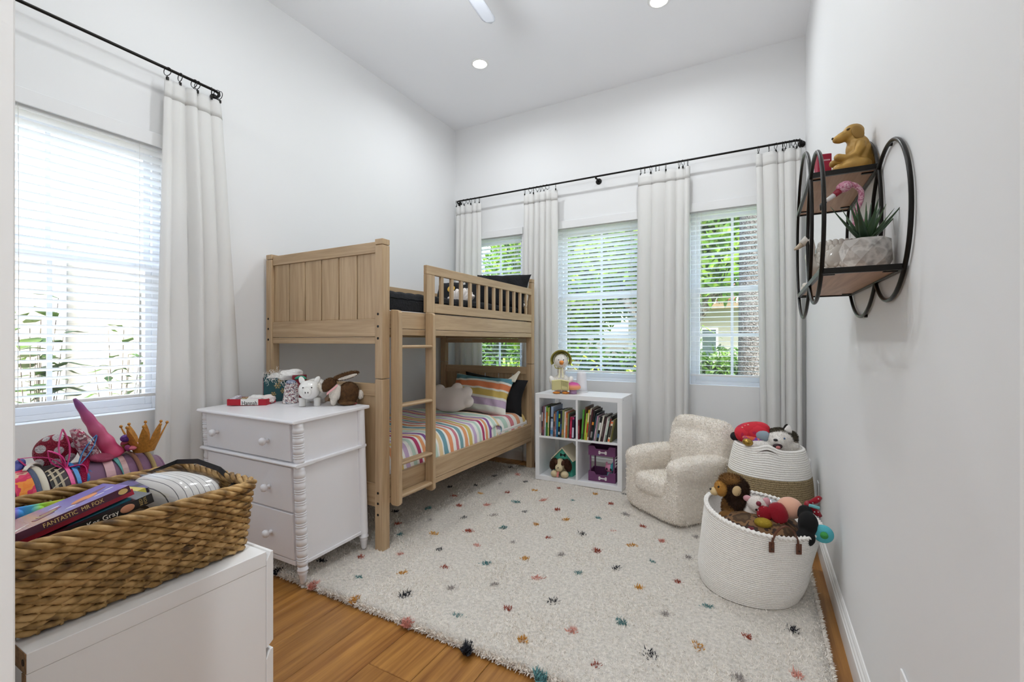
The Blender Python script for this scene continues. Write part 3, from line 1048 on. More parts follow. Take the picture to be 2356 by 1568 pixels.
# ------------------------------------------------------------------ bedding
def slab(x0, x1, y0, y1, z0, z1, r=.05, wr=.0, seed=1, crown=.0, rz=None):
    """soft rounded slab as a closed-looking top surface with rounded sides"""
    g = random.Random(seed)
    w = [(g.uniform(3, 9), g.uniform(3, 9), g.uniform(0, 6), g.uniform(.3, 1)) for _ in range(6)]
    def f(u, v):
        a = u * 2 - 1; b = v * 2 - 1
        sx, sy = abs(a) ** .45 * (1 if a > 0 else -1), abs(b) ** .45 * (1 if b > 0 else -1)
        # spread samples toward the rims
        ex = max(0, (abs(sx) - (1 - r * 2 / (x1 - x0))) / (r * 2 / (x1 - x0)))
        ey = max(0, (abs(sy) - (1 - r * 2 / (y1 - y0))) / (r * 2 / (y1 - y0)))
        e = min(1, math.hypot(ex, ey))
        rr = rz or r
        z = z1 - rr + math.sqrt(max(0, 1 - e * e)) * rr + crown * (1 - a * a) * (1 - b ** 4)
        x = (x0 + x1) / 2 + sx * (x1 - x0) / 2
        y = (y0 + y1) / 2 + sy * (y1 - y0) / 2
        for p, q, h, k in w:
            z += wr * k * math.sin(p * x * 2 + q * y + h) * (1 - e * .6)
        return (x, y, z)
    return f
sil = (0, 0, 0)
# upper bunk: mattress, black quilt
t = thing('mattress', 'mattress hidden under the black quilt on the upper bunk', 'mattress', (-2.535, 3.04, 1.365))
MB(Matrix.Translation(-Vector((-2.535, 3.04, 1.365)))).box(BL + .04, BR - .04, BN + .065, BF - .07, 1.366, 1.545).build('body', mat('#dcdad6', .9), t, bevel=.02)
m_quilt = mat('#0a0b11', .95, bump=(70, .7, .01))
L_ = (-2.535, 3.04, 1.55)
t = thing('quilt', 'black quilted bedspread on the upper bunk', 'quilt', L_)
q = MB(Matrix.Translation(-Vector(L_)))
def ch(u, v):                               # chevron channel quilting
    p = slab(BL + .036, BR - .036, BN + .066, BF - .066, 1.5, 1.605, .045, .003, seed=3, crown=.012)(u, v)
    s = p[1] * 34 + abs(((p[0] * 4) % 2) - 1) * 5
    return (p[0], p[1], p[2] + .005 * abs(math.sin(s)))
q.grid(ch, 80, 240).build('cover', m_quilt, t, smooth=True)
MB(Matrix.Translation(-Vector(L_))).box(BL + .037, BR - .037, BN + .067, BF - .067, 1.475, 1.565).build('side_drop', m_quilt, t, bevel=.015)

def pillow(name, label, cat, loc, rot, size, m, puff=.5, corner=1.0, seed=1, group=None, sag=0, nodec=False):
    """stuffed cushion: size=(w,h,thickness), lies in local xz plane, thickness along y"""
    t = thing(name, label, cat, loc, 0, group, rot)
    g = random.Random(seed)
    wv = [(g.uniform(4, 11), g.uniform(4, 11), g.uniform(0, 6)) for _ in range(4)]
    w, h, th = size
    def side(sg):
        def f(u, v):
            a, b = u * 2 - 1, v * 2 - 1
            k = max(0, (1 - a ** 4) * (1 - b ** 4)) ** puff
            pin = 1 - .10 * corner * (1 - abs(b) ** 1.5) * abs(a) ** 3
            pin2 = 1 - .10 * corner * (1 - abs(a) ** 1.5) * abs(b) ** 3
            z = b * h / 2 * pin2
            x = a * w / 2 * pin
            y = sg * th / 2 * k
            for p, q_, r_ in wv:
                y += .004 * math.sin(p * a * 2 + q_ * b + r_) * k
            return (x, y + sag * a * a, z + h / 2)
        return f
    mb = MB().grid(side(-1), 28, 24)
    mb.grid(side(1), 28, 24)
    mb.build('case', m, t, smooth=True)
    return t

pillow('quilted_pillow', 'black quilted pillow standing highest on the upper bunk', 'pillow', (-2.30, 3.86, 1.600), (R(-18), R(4), R(-4)), (.66, .38, .16), m_quilt, seed=4)
t = pillow('black_cushion', 'black cushion printed with a yellow moon on the upper bunk', 'cushion', (-2.62, 3.62, 1.600), (R(-22), 0, R(6)), (.48, .30, .14), mat('#121216', .9), seed=5)
m_yel = mat('#e0b44e', .7); m_wh = mat('#e8e4de', .8)
MB().ell((-.03, -.082, .185), (.042, .008, .036)).build('moon_print', m_yel, t, smooth=True)
for sx_, sz_ in ((-.15, .19), (.05, .15), (.15, .18), (.1, .24)):
    MB().obox((sx_, -.070, sz_), (.026, .01, .007), (0, R(20), 0)).obox((sx_, -.070, sz_), (.007, .01, .026), (0, R(20), 0)).build('star_print', m_wh, t)
pillow('spotted_pillow', 'white pillow with grey and black animal print beside the upper bunk post', 'pillow', (-2.10, 3.93, 1.600), (R(-16), R(-6), R(-6)), (.26, .34, .12), splotch(['#e4e0da', '#e4e0da', '#8d8a88', '#2a2a2c', '#d9d2c8'], 14, .85), seed=6)
L_ = (-2.40, 3.42, 1.607)
t = thing('shell_cushion', 'white ribbed shell-shaped cushion on the upper bunk', 'cushion', L_, R(-10))
sh = MB()
for k in range(9):
    a = R(-68 + 17 * k)
    sh.ell((math.sin(a) * .10, 0, .04 + math.cos(a) * .05), (.028, .035, .085), (0, a, 0), 12, 8)
sh.build('body', mat('#e2d9d3', .85, bump=(120, .3)), t, smooth=True, remesh=.008)

# lower bunk
L_ = (-2.535, 3.04, .345)
t = thing('mattress', 'mattress under the striped duvet on the lower bunk', 'mattress', L_)
MB(Matrix.Translation(-Vector(L_))).box(BL + .04, BR - .036, BN + .065, BF - .07, .346, .520).build('body', mat('#e6e4e0', .9), t, bevel=.03)
STR = [(0, '#f1efe9'), (.035, '#cf7d86'), (.075, '#f1efe9'), (.10, '#7ba3a8'), (.15, '#f1efe9'), (.18, '#e59f6f'), (.235, '#f1efe9'), (.255, '#d8bd6d'), (.31, '#f1efe9'), (.34, '#c9b0cf'), (.39, '#f1efe9'),
       (.43, '#c2dacb'), (.47, '#f1efe9'), (.50, '#b53f6a'), (.54, '#f1efe9'), (.565, '#e8a06c'), (.605, '#f1efe9'), (.63, '#8e5b9c'), (.675, '#f1efe9'), (.71, '#c4dccd'), (.755, '#f1efe9'), (.78, '#e9cfa0'), (.83, '#f1efe9'), (.85, '#6f9da8'), (.91, '#f1efe9'), (.935, '#e6986a'), (.985, '#f1efe9')]
m_duvet = stripes('Y', STR, .80, .85, .05, 5)
L_ = (-2.535, 2.80, .55)
t = thing('duvet', 'white duvet with rainbow watercolour stripes on the lower bunk', 'duvet', L_)
MB(Matrix.Translation(-Vector(L_))).grid(slab(BL + .038, BR - .032, BN + .066, 3.47, .47, .612, .085, .006, seed=9, crown=.02, rz=.150), 70, 130).build('cover', m_duvet, t, smooth=True)
def fold(u, v):
    a = (u - .5) * 2
    x = (BL + BR) / 2 + math.copysign(abs(a) ** .6, a) * (BR - BL - .066) / 2
    e = max(0, (abs(a) - .72) / .28)
    ang = PI * (1.15 - 1.3 * v)
    z0_ = .565 - .06 * e * e
    return (x, 3.40 + .10 * math.cos(ang) + .012 * math.sin(x * 7), z0_ + (.072 - .02 * e) * math.sin(ang) + .004 * math.sin(x * 13))
MB(Matrix.Translation(-Vector(L_))).grid(fold, 60, 26).build('folded_edge', m_duvet, t, smooth=True, solid=.008)
STR2 = [(0, '#efece6'), (.10, '#e3a27c'), (.2, '#efece6'), (.30, '#d6b870'), (.42, '#efece6'), (.50, '#c7abc9'), (.60, '#efece6'), (.7, '#b9d2c2'), (.82, '#efece6'), (.9, '#cf7d86')]
L_ = (-2.535, 3.75, .52)
t = thing('fitted_sheet', 'striped fitted sheet at the pillow end of the lower bunk', 'sheet', L_)
MB(Matrix.Translation(-Vector(L_))).grid(slab(BL + .037, BR - .034, 3.40, BF - .055, .46, .585, .08, .003, seed=2, rz=.125), 50, 40).build('cover', stripes('Y', STR2, .62, .85, .04, 5), t, smooth=True)
STR3 = [(0, '#e8784f'), (.06, '#e9e8dd'), (.22, '#c3acc4'), (.36, '#ece9df'), (.41, '#d3b765'), (.54, '#ece9df'), (.58, '#e2875a'), (.70, '#ece9df'), (.745, '#5f93a0'), (.84, '#d9dfd6'), (.97, '#7ca6ab')]
t = pillow('striped_pillow', 'rainbow striped pillow leaning on the lower bunk headboard', 'pillow', (-2.44, 3.72, .575), (R(-24), R(3), R(2)), (.68, .40, .17), stripes('Z', STR3, .47, .85, .035, 4), puff=.45, corner=1.3, seed=8)
MB().grid(lambda u, v: ((.30 + .075 * v) + (u - .5) * .10 * (1 - v), -.012 + .02 * (u - .5), .36 + .115 * v), 8, 10).build('pointed_corner', mat('#e2dccb', .85), t, smooth=True, solid=.02, sub=1)
pillow('dark_pillow', 'black pillow wedged behind the striped pillow on the lower bunk', 'pillow', (-2.38, 3.89, .585), (R(-12), R(5), 0), (.74, .36, .13), mat('#0e0e12', .9), seed=9)
# plain cream scalloped cushion (no face)
L_ = (-2.50, 3.36, .640)
t = thing('scalloped_cushion', 'plain cream plush cushion with rounded lobes in front of the striped pillow', 'cushion', L_, 0, None, (R(-32), 0, R(10)))
q = MB().ell((0, 0, .125), (.200, .062, .125), nu=28, nv=18)
for lx, lz, lr in ((-.15, .215, .062), (.03, .245, .055), (.135, .205, .06), (.17, .11, .06), (-.17, .10, .055)):
    q.ell((lx, .0, lz), (lr, .042, lr * .95))
cu = q.build('body', mat('#dfd6cf', .95, bump=(160, .4, .003), Sheen_Weight=.4), t, smooth=True, remesh=.009, smoothit=3)
# ------------------------------------------------------------------ white dresser with spool-turned corners
m_lac = mat('#eeedf0', .32, key='lacquer')
dr = thing('dresser', 'white dresser with spool-turned corner posts and round knobs', 'dresser', (-2.513, 1.532, 0), rot=(R(2.2), 0, 0))
MB().prism([(-.022, .866), (-.026, .874), (-.020, .885), (.490, .885), (.490, .866)], -.449, .449, 'X').build('top', m_lac, dr, bevel=.004)
MB().box(-.405, .405, .012, .455, .118, .866).build('body', m_lac, dr)
for s in (-1, 1):
    MB().box(s * .424 if s < 0 else .405, -.405 if s < 0 else .424, .05, .415, .655, .864).build('side_panel', m_lac, dr, bevel=.002)
    MB().box(s * .424 if s < 0 else .405, -.405 if s < 0 else .424, .05, .415, .118, .640).build('side_panel', m_lac, dr, bevel=.002)
    MB().box(s * .430 if s < 0 else .41, -.41 if s < 0 else .430, .05, .415, .118, .136).build('side_rail', m_lac, dr, bevel=.002)
def bead_profile(z0, z1):
    """spool turning: barrels with pairs of rings between them"""
    pr = [(.026, z0)]
    n = max(2, round((z1 - z0 - .05) / .062))
    h = (z1 - z0 - .05) / n
    z = z0 + .025
    pr += [(.026, z)]
    for i in range(n):
        for k in range(2):
            pr += [(.0235, z + .001), (.028, z + .004), (.029, z + .0065), (.028, z + .009), (.0235, z + .012)]
            z += .0125
        hb = h - .025
        for k in range(7):
            q = k / 6
            pr.append((.0255 + .0035 * math.sin(q * PI), z + hb * q))
        z += hb
    pr += [(.026, z1 - .02), (.026, z1)]
    return pr
for sx_ in (-1, 1):
    for yy in (.024, .440):
        front = yy < .1
        if front:
            MB().lathe(bead_profile(.655, .866), 24, (sx_ * .420, yy, 0)).build('turned_post', m_lac, dr, smooth=True)
            MB().lathe(bead_profile(.118, .640), 24, (sx_ * .420, yy, 0)).build('turned_post', m_lac, dr, smooth=True)
        else:
            MB().lathe([(.026, .118), (.026, .640)], 24, (sx_ * .420, yy, 0)).build('turned_post', m_lac, dr, smooth=False)
            MB().lathe([(.026, .655), (.026, .866)], 24, (sx_ * .420, yy, 0)).build('turned_post', m_lac, dr, smooth=False)
        f = MB().lathe([(.012, .022), (.0155, .030), (.021, .072), (.025, .078), (.021, .084), (.022, .088), (.028, .094), (.028, .100), (.023, .104), (.026, .118)], 24, (sx_ * .420, yy, 0)).build('foot', m_lac, dr, smooth=True)
        MB().lathe([(.006, 0), (.013, .002), (.013, .008), (.006, .012), (.006, .023)], 16, (sx_ * .420, yy, 0)).build('glide', mat('#d8d8d6', .3), f, smooth=True)
MB().prism([(-.006, .638), (-.014, .642), (-.016, .648), (-.014, .654), (-.006, .658), (.1, .658), (.1, .638)], -.448, .448, 'X').box(.40, .444, .02, .462, .640, .656).box(-.444, -.40, .02, .462, .640, .656).build('moulding', m_lac, dr, bevel=.003)
for z0_, z1_ in ((.664, .862), (.398, .632), (.146, .390)):
    d_ = MB().box(-.388, .388, -.002, .02, z0_, z1_).build('drawer', m_lac, dr, bevel=.004)
    zk = (z0_ + z1_) / 2 - .004
    for kx in (-.268, .205):
        k = MB().lathe([(.011, 0), (.012, .004), (.008, .012), (.0085, .018), (.0195, .025), (.0215, .034), (.0175, .043), (.008, .047), (0, .048)], 20).build('knob', m_lac, d_, smooth=True)
        k.matrix_local = Matrix.Translation((kx, -.002, zk)) @ Matrix.Rotation(R(90), 4, 'X')
MB().box(-.395, .395, .0, .02, .118, .143).build('apron', m_lac, dr, bevel=.002)
def dz(y): return .8855 + (y - 1.532) * math.tan(R(2.2))

def facing(px):                                # turn so that local -y looks back toward the doorway
    return R(28.6) + math.atan((1178 - px) / 1040)

# --- things on the dresser
a = R(31)
t = thing('red_tray', 'shallow red cardboard box with a white name strip on the dresser', 'box', (-2.80, 1.715, dz(1.715) + .001), a)
m_red = mat('#b3122a', .4)
m_paper = mat('#efeeea', .7)
MB().box(-.118, .118, -.062, .062, 0, .003).box(-.118, .118, -.062, -.059, .003, .038).box(-.118, .118, .059, .062, .003, .038).box(-.118, -.115, -.059, .059, .003, .038).box(.115, .118, -.059, .059, .003, .038).build('tray', m_red, t)
MB().box(-.035, .070, -.0635, -.062, .002, .039).build('name_strip', m_paper, t)
text('Hannah', .036, mat('#141414', .6), t, Matrix.Translation((.018, -.0642, .013)) @ Matrix.Rotation(R(90), 4, 'X'), sx=.86)
q = MB()
g = random.Random(4)
t2 = thing('crumpled_paper', 'crumpled white tissue paper lying in the red box', 'paper', (-2.775, 1.735, dz(1.73) + .006), a)
m_tissue = mat('#e9e7e4', .8, bump=(60, .8, .01))
def crumple(r, seed, sx=1, sz=1, spike=.35):
    g = random.Random(seed)
    w = [(Vector((g.gauss(0, 1), g.gauss(0, 1), g.gauss(0, 1))), g.uniform(0, 6)) for _ in range(9)]
    def f(u, v):
        th = PI * v; ph = 2 * PI * u
        d = Vector((math.sin(th) * math.cos(ph), math.sin(th) * math.sin(ph), math.cos(th)))
        k = 1
        for ww, h in w: k += spike * .28 * abs(math.sin(ww.dot(d) * 2.4 + h)) - spike * .14
        return (d.x * r * k * sx, d.y * r * k, max(-.0, d.z * r * k * sz + r * sz * .9))
    return f
MB().grid(crumple(.042, 3, 1.25, .6), 36, 20, closeu=True).build('sheet', m_tissue, t2)
MB(Matrix.Translation((.06, .005, .0))).grid(crumple(.034, 8, 1.2, .75), 36, 20, closeu=True).build('sheet', mat('#e7dcd8', .8), t2)
t2 = thing('brown_nest', 'small brown trinket in the left half of the red box', 'trinket', (-2.845, 1.70, dz(1.7) + .006), a)
MB().grid(crumple(.026, 5, 1.15, .75, .2), 30, 16, closeu=True).build('body', splotch(['#7d6a4c', '#9b8866', '#b8a685'], 60, .9), t2)
t2 = thing('card_packet', 'small pale packet at the left end of the red box', 'packet', (-2.892, 1.668, dz(1.67) + .006), a)
MB().obox((0, 0, .021), (.035, .09, .040), (R(8), 0, 0)).build('packet', splotch(['#dcd9df', '#b9b6c8', '#efeef0'], 90, .6), t2, bevel=.004)

# dark green gift box with snowflakes, stuffed with tissue and tinsel
gx, gy = -2.765, 1.905
ga = R(57)
t = thing('gift_box', 'dark green gift box printed with gold snowflakes on the dresser', 'gift box', (gx, gy, dz(gy) + .001), ga)
m_grn = mat('#15494f', .45, var=(20, .2))
MB().box(-.115, .115, -.055, .055, 0, .004).box(-.115, .115, -.055, -.051, .004, .15).box(-.115, .115, .051, .055, .004, .17).box(-.115, -.111, -.051, .051, .004, .155).box(.111, .115, -.051, .051, .004, .15).build('box', m_grn, t)
m_gold = mat('#b39a63', .4, .3)
for fx, fz, fr in ((-.035, .10, .021), (.0, .065, .019), (.03, .095, .017), (.045, .125, .016), (-.02, .13, .016), (-.06, .045, .018), (.07, .05, .018)):
    s_ = MB()
    for k in range(3):
        s_.obox((fx, -.0556, fz), (fr * 2, .0012, .0035), (0, R(60 * k), 0))
        for e in (-1, 1):
            a_ = R(60 * k)
            cx_, cz_ = fx + e * math.cos(a_) * fr * .68, fz - e * math.sin(a_) * fr * .68
            s_.obox((cx_, -.0556, cz_), (fr * .6, .0012, .003), (0, R(60 * k + 90), 0))
    s_.build('snowflake', m_gold, t)
MB().box(-.1185, -.1155, -.03, .045, .03, .15).build('pink_edge', mat('#b06b6d', .6), t)
t2 = thing('tissue_ball', 'white crumpled tissue paper overflowing the green gift box', 'paper', (gx, gy, dz(gy) + .11), ga)
for k, (cx_, r_) in enumerate(((-.035, .045), (.045, .055), (.02, .04))):
    MB(Matrix.Translation((cx_, -.015 * k, .005 + .01 * k))).grid(crumple(r_, 20 + k, 1.2, .7), 36, 20, closeu=True).build('sheet', m_tissue, t2)
t2 = thing('paper_shred', 'shredded white paper strands spilling over the gift box', 'paper shred', (gx, gy, dz(gy) + .002), ga)
s_ = MB()
for k in range(70):
    x_ = g.uniform(-.10, .10); p_ = Vector((x_, g.uniform(-.05, .03), g.uniform(.15, .19)))
    pts = [p_]
    for j in range(6):
        p_ = p_ + Vector((g.uniform(-.014, .014), g.uniform(-.016, .004), g.uniform(-.02, .012)))
        if x_ > .03: p_.z -= .010
        if p_.y > -.062 and p_.z < .15: p_.y = -.062
        p_.z = max(p_.z, .004)
        pts.append(p_.copy())
    s_.tube(pts, .0009, 3)
o = s_.build('strands', mat('#ece7e2', .7), t2); o['kind'] = 'stuff'
t2 = thing('red_parcel', 'small dark red wrapped parcel beside the green gift box', 'parcel', (-2.655, 1.945, dz(1.945) + .001), R(40))
MB().box(-.038, .038, -.03, .03, 0, .165).build('parcel', mat('#7c1527', .5, var=(90, .35)), t2, bevel=.004)
for sx_, hx in ((-1, '#2f8f74'), (1, '#3aa183')):
    MB().ell((.015 + sx_ * .016, -.035, .150), (.022, .004, .009), (0, R(sx_ * 25), 0)).build('leaf', mat(hx, .5), t2, smooth=True)
t2 = thing('floral_pouch', 'white pouch printed with grey and red flowers on the dresser', 'pouch', (-2.60, 1.845, dz(1.845) + .001), R(52))
MB().grid(lambda u, v: ((.052 - .028 * v + .012 * math.sin(u * 2 * PI * 5) * v) * math.cos(u * 2 * PI) * (1 if v > 0 else .96), (.038 - .02 * v) * math.sin(u * 2 * PI), v * .128), 50, 16, closeu=True).build('pouch', splotch(['#ece6e0', '#ece6e0', '#70778a', '#e6dfd8', '#8b3f4a', '#3c4152', '#ece6e0'], 75, .7), t2, smooth=True)
MB().ell((0, 0, .130), (.030, .024, .016)).build('tied_top', splotch(['#5f6a86', '#8c93a8', '#cfcfd6'], 60, .7), t2, smooth=True)

# piggy bank
pa = facing(722)
t = thing('piggy_bank', 'glossy white ceramic piggy bank on the dresser', 'piggy bank', (-2.400, 1.835, dz(1.835)), pa + R(-12))
t.scale = (1.27, 1.27, 1.27)
m_pig = mat('#eceae6', .12, Coat_Weight=.6)
MB().ell((.012, .045, .070), (.064, .078, .058), nu=28, nv=18).ell((0, -.03, .078), (.050, .045, .047)).build('body', m_pig, t, smooth=True, remesh=.005, smoothit=4)
o_new = MB().lathe([(.019, 0), (.020, .01), (.018, .014), (0, .0145)], 24).build('snout', m_pig, t, smooth=True)
o_new.matrix_local = Matrix.Translation((0, -.068, .070)) @ Matrix.Rotation(R(90), 4, 'X')
for s in (-1, 1):
    MB().ell((s * .034, -.026, .122), (.013, .006, .021), (R(-15), R(s * 26), 0)).build('ear', m_pig, t, smooth=True)
    MB().ell((s * .019, -.0695, .092), (.003, .002, .003)).build('eye', mat('#111', .2), t, smooth=True)
    MB().ell((s * .006, -.0828, .070), (.002, .001, .0045)).build('nostril', mat('#111', .2), t, smooth=True)
    for yy in (-.02, .085):
        MB().lathe([(.015, 0), (.016, .004), (.015, .02), (.018, .04)], 16, (s * .033, yy, 0)).build('foot', m_pig, t, smooth=True)
t2 = thing('cat_figurine', 'small cream cat figurine peeking out behind the piggy bank', 'figurine', (-2.43, 1.968, dz(1.97)), pa)
m_cat = mat('#d8b79b', .4)
MB().ell((0, 0, .05), (.024, .02, .05)).ell((0, -.004, .108), (.023, .02, .02)).build('body', m_cat, t2, smooth=True, remesh=.004)
for s in (-1, 1):
    MB().lathe([(.009, 0), (0, .018)], 8, (s * .014, -.004, .122)).build('ear', m_cat, t2)

# plush rabbit
ra = facing(793)
m_brown = mat('#5b3e22', .95, var=(60, .3)); m_cream = mat('#e9e2d8', .95, var=(60, .08)); m_pink = mat('#e3a7a8', .6)
t = thing('plush_rabbit', 'brown and white plush rabbit with long ears on the dresser', 'plush toy', (-2.225, 1.925, dz(1.925) + .002), ra)
b1 = MB().ell((.035, 0, .070), (.060, .052, .068), nu=22, nv=14).ell((.02, 0, .02), (.05, .045, .022)).build('body', m_brown, t, smooth=True, remesh=.006)
b2 = MB().ell((-.040, -.004, .075), (.036, .044, .052), (0, R(15), 0)).ell((-.052, -.012, .026), (.018, .02, .028)).ell((-.04, .025, .026), (.018, .018, .028)).build('chest', m_cream, t, smooth=True, remesh=.006)
b3 = MB().ell((-.075, -.005, .128), (.042, .034, .034), (0, R(-32), 0)).ell((-.10, -.005, .108), (.026, .026, .024)).build('head', m_brown, t, smooth=True, remesh=.006)
b4 = MB().ell((-.122, -.004, .110), (.012, .022, .028), (0, R(-20), 0)).build('muzzle', m_cream, t, smooth=True)
e1 = MB().ell((.02, -.012, .176), (.078, .014, .020), (0, R(-16), 0)).build('ear', m_brown, t, smooth=True)
MB().ell((.028, -.022, .170), (.058, .006, .011), (0, R(-16), 0)).build('inner_ear', m_cream, e1, smooth=True)
e2 = MB().ell((.005, .025, .168), (.06, .012, .018), (0, R(-6), 0)).build('ear', m_brown, t, smooth=True)
b5 = MB().ell((.102, 0, .058), (.017, .02, .026)).build('tail', m_cream, t, smooth=True)
MB().ell((-.088, -.033, .126), (.004, .003, .005)).build('eye', mat('#0c0c0c', .1), t, smooth=True)
MB().ell((.028, -.038, .012), (.048, .018, .012)).build('paw', m_brown, t, smooth=True)
MB().ell((.062, -.030, .009), (.018, .012, .007)).build('foot_pad', mat('#b01f38', .5), t, smooth=True)
MB().ribbon([(-.028, -.048, .125), (-.05, -.05, .105), (-.075, -.046, .085), (-.088, -.04, .072)], (0, .3, 1), .014, .003).build('ribbon', m_pink, t)
fuzz([b1, b3, e1], 7000, .006, .0016, m_brown, t, seed=2)
fuzz([b2, b5, b4], 3500, .006, .0016, m_cream, t, seed=3)

# ------------------------------------------------------------------ white chest by the doorway
CX0, CX1, CY0, CY1, CZ = -1.85, -1.047, .268, .677, .780
L_ = (-1.45, .47, 0)
ch = thing('chest_of_drawers', 'plain white chest of drawers beside the doorway', 'chest', L_)
def K(): return MB(Matrix.Translation(-Vector(L_)))
m_mel = mat('#e9e8e7', .38, key='melamine')
m_raw = mat('#8a6a4a', .85, var=(120, .35))
K().box(CX0, CX1, CY0, CY1, CZ - .034, CZ).build('top', m_mel, ch, bevel=.0012)
for x0_ in (CX0 + .001, CX1 - .019):
    K().box(x0_, x0_ + .018, CY0, CY1, 0, CZ - .0345).build('side_panel', m_mel, ch, bevel=.001)
K().box(CX0 + .02, CX1 - .02, CY0 + .004, CY0 + .010, .03, CZ - .035).build('back_panel', m_mel, ch)
for x0_ in (CX0 + .001, CX1 - .019):
    K().box(x0_ + .0008, x0_ + .0172, CY0 - .0012, CY0, 0, CZ - .036).build('raw_edge', m_raw, ch)
K().box(CX0 + .0008, CX1 - .0008, CY0 - .0012, CY0, CZ - .0335, CZ - .0008).build('raw_edge', m_raw, ch)
K().tube([(CX1 - .011, CY0 - .002, CZ - .017), (CX1 - .011, CY0, CZ - .017)], .0055, 14).build('cam_hole', mat('#3a2a1c', .8), ch)
for i in range(3):
    z1_ = CZ - .004 - i * .238
    z0_ = z1_ - .219
    K().prism([(CY1 + .0005, z0_ - .012), (CY1 + .018, z0_), (CY1 + .018, z1_), (CY1 + .011, z1_), (CY1 + .0005, z1_ - .020)], CX0 + .001, CX1 + .0, 'X').build('drawer_front', m_mel, ch, bevel=.0012)
# ------------------------------------------------------------------ wicker basket on the chest
WX, WY = -1.232, .462            # centre
L_ = (WX, WY, CZ + .001)
bk = thing('wicker_basket', 'long brown wicker basket of odds and ends on the white chest', 'basket', L_)
def rrect(hx, hy, r, n):
    """n points round a rounded rectangle with outward normals"""
    segs = [((hx - r, -hy + r), (hx - r, hy - r)), ]
    pts = []
    per = 4 * (hx - r) + 4 * (hy - r) + 2 * PI * r
    for i in range(n):
        s = per * i / n
        a, b, c = 2 * (hy - r), PI * r / 2, 2 * (hx - r)
        for k, (ln) in enumerate((a, b, c, b, a, b, c, b)):
            if s <= ln or k == 7: break
            s -= ln
        if k == 0: p, q = (hx, -hy + r + s), (1, 0)
        elif k == 1:
            t_ = s / r; p, q = (hx - r + r * math.cos(t_), hy - r + r * math.sin(t_)), (math.cos(t_), math.sin(t_))
        elif k == 2: p, q = (hx - r - s, hy), (0, 1)
        elif k == 3:
            t_ = PI / 2 + s / r; p, q = (-hx + r + r * math.cos(t_), hy - r + r * math.sin(t_)), (math.cos(t_), math.sin(t_))
        elif k == 4: p, q = (-hx, hy - r - s), (-1, 0)
        elif k == 5:
            t_ = PI + s / r; p, q = (-hx + r + r * math.cos(t_), -hy + r + r * math.sin(t_)), (math.cos(t_), math.sin(t_))
        elif k == 6: p, q = (-hx + r + s, -hy), (0, -1)
        else:
            t_ = 1.5 * PI + s / r; p, q = (hx - r + r * math.cos(t_), -hy + r + r * math.sin(t_)), (math.cos(t_), math.sin(t_))
        pts.append((p, q))
    return pts, per
m_wk = [splotch(['#5f431f', '#8a6a3a', '#a9854f', '#c4a06a'], 35, .6, bump=(160, .5, .002), const=False),
        splotch(['#4f3718', '#7c5c2f', '#9c7842', '#b8935c'], 30, .6, bump=(160, .5, .002), const=False)]
rows = 15
g = random.Random(12)
BH = .157
def half(zf):                      # basket flares a little
    return .134 + .030 * zf, .203 + .002 * zf
for i in range(rows):
    zf = i / (rows - 1)
    hx, hy = half(zf)
    pts, per = rrect(hx, hy, .034, 400)
    z = .010 + (BH - .012) * zf
    nw = 21
    for s_ in range(2):
        path, rad = [], []
        for j, (p, q) in enumerate(pts):
            ph = 2 * PI * nw * j / 400 + s_ * PI + i * 2.1
            o_ = .0036 * math.sin(ph)
            path.append((p[0] + q[0] * o_, p[1] + q[1] * o_, z + .0030 * math.cos(ph) + .0015 * math.sin(j * .21 + i)))
            rad.append(.0044 + .0017 * math.sin(ph) + g.uniform(-.0006, .0006))
        MB().tube(path, rad, 6, closed=True).build('woven_strand', m_wk[(i + s_) % 2], bk, smooth=True)
pts, per = rrect(.150, .204, .034, 44)
for p, q in pts:
    lo = (p[0] * .90, p[1] * .985, 0.002)
    MB().tube([lo, (p[0], p[1], .08), (p[0] * 1.075 - q[0] * .002, p[1] * 1.003, BH)], .0032, 5).build('stake', m_wk[0], bk, smooth=True)
hx, hy = half(1)
pts, per = rrect(hx + .001, hy + .0, .036, 320)
for s_ in range(4):
    path = []
    for j, (p, q) in enumerate(pts):
        ph = 2 * PI * 13 * j / 320 + s_ * PI / 2
        o_ = .0085 * math.sin(ph)
        path.append((p[0] + q[0] * o_, p[1] + q[1] * o_, BH + .006 + .0075 * math.cos(ph)))
    MB().tube(path, .0056, 6, closed=True).build('rim_braid', m_wk[s_ % 2], bk, smooth=True)
MB().box(-.130, .130, -.182, .182, .002, .010).build('bottom', m_wk[1], bk)

# --- books and toys in the basket
def book(label, loc, rot, size, cover, page='#d9d2c4', name='book', group=None, spine=None):
    """size=(thickness x, depth y, height z): spine faces -y"""
    t = thing(name, label, 'book', loc, 0, group, rot)
    th, dp, h = size
    c = .0018
    m = cover if not isinstance(cover, str) else mat(cover, .4)
    MB().box(-th / 2, th / 2, 0, c, 0, h).box(-th / 2, -th / 2 + c, c, dp, 0, h).box(th / 2 - c, th / 2, c, dp, 0, h).build('cover', m, t)
    MB().box(-th / 2 + c, th / 2 - c, c, dp - .003, .002, h - .003).build('pages', mat(page, .9), t)
    if spine:
        for z0_, z1_, col in spine:
            MB().box(-th / 2 + .0008, th / 2 - .0008, -.0006, .0002, h * z0_, h * z1_).build('spine_print', mat(col, .45), t)
    return t
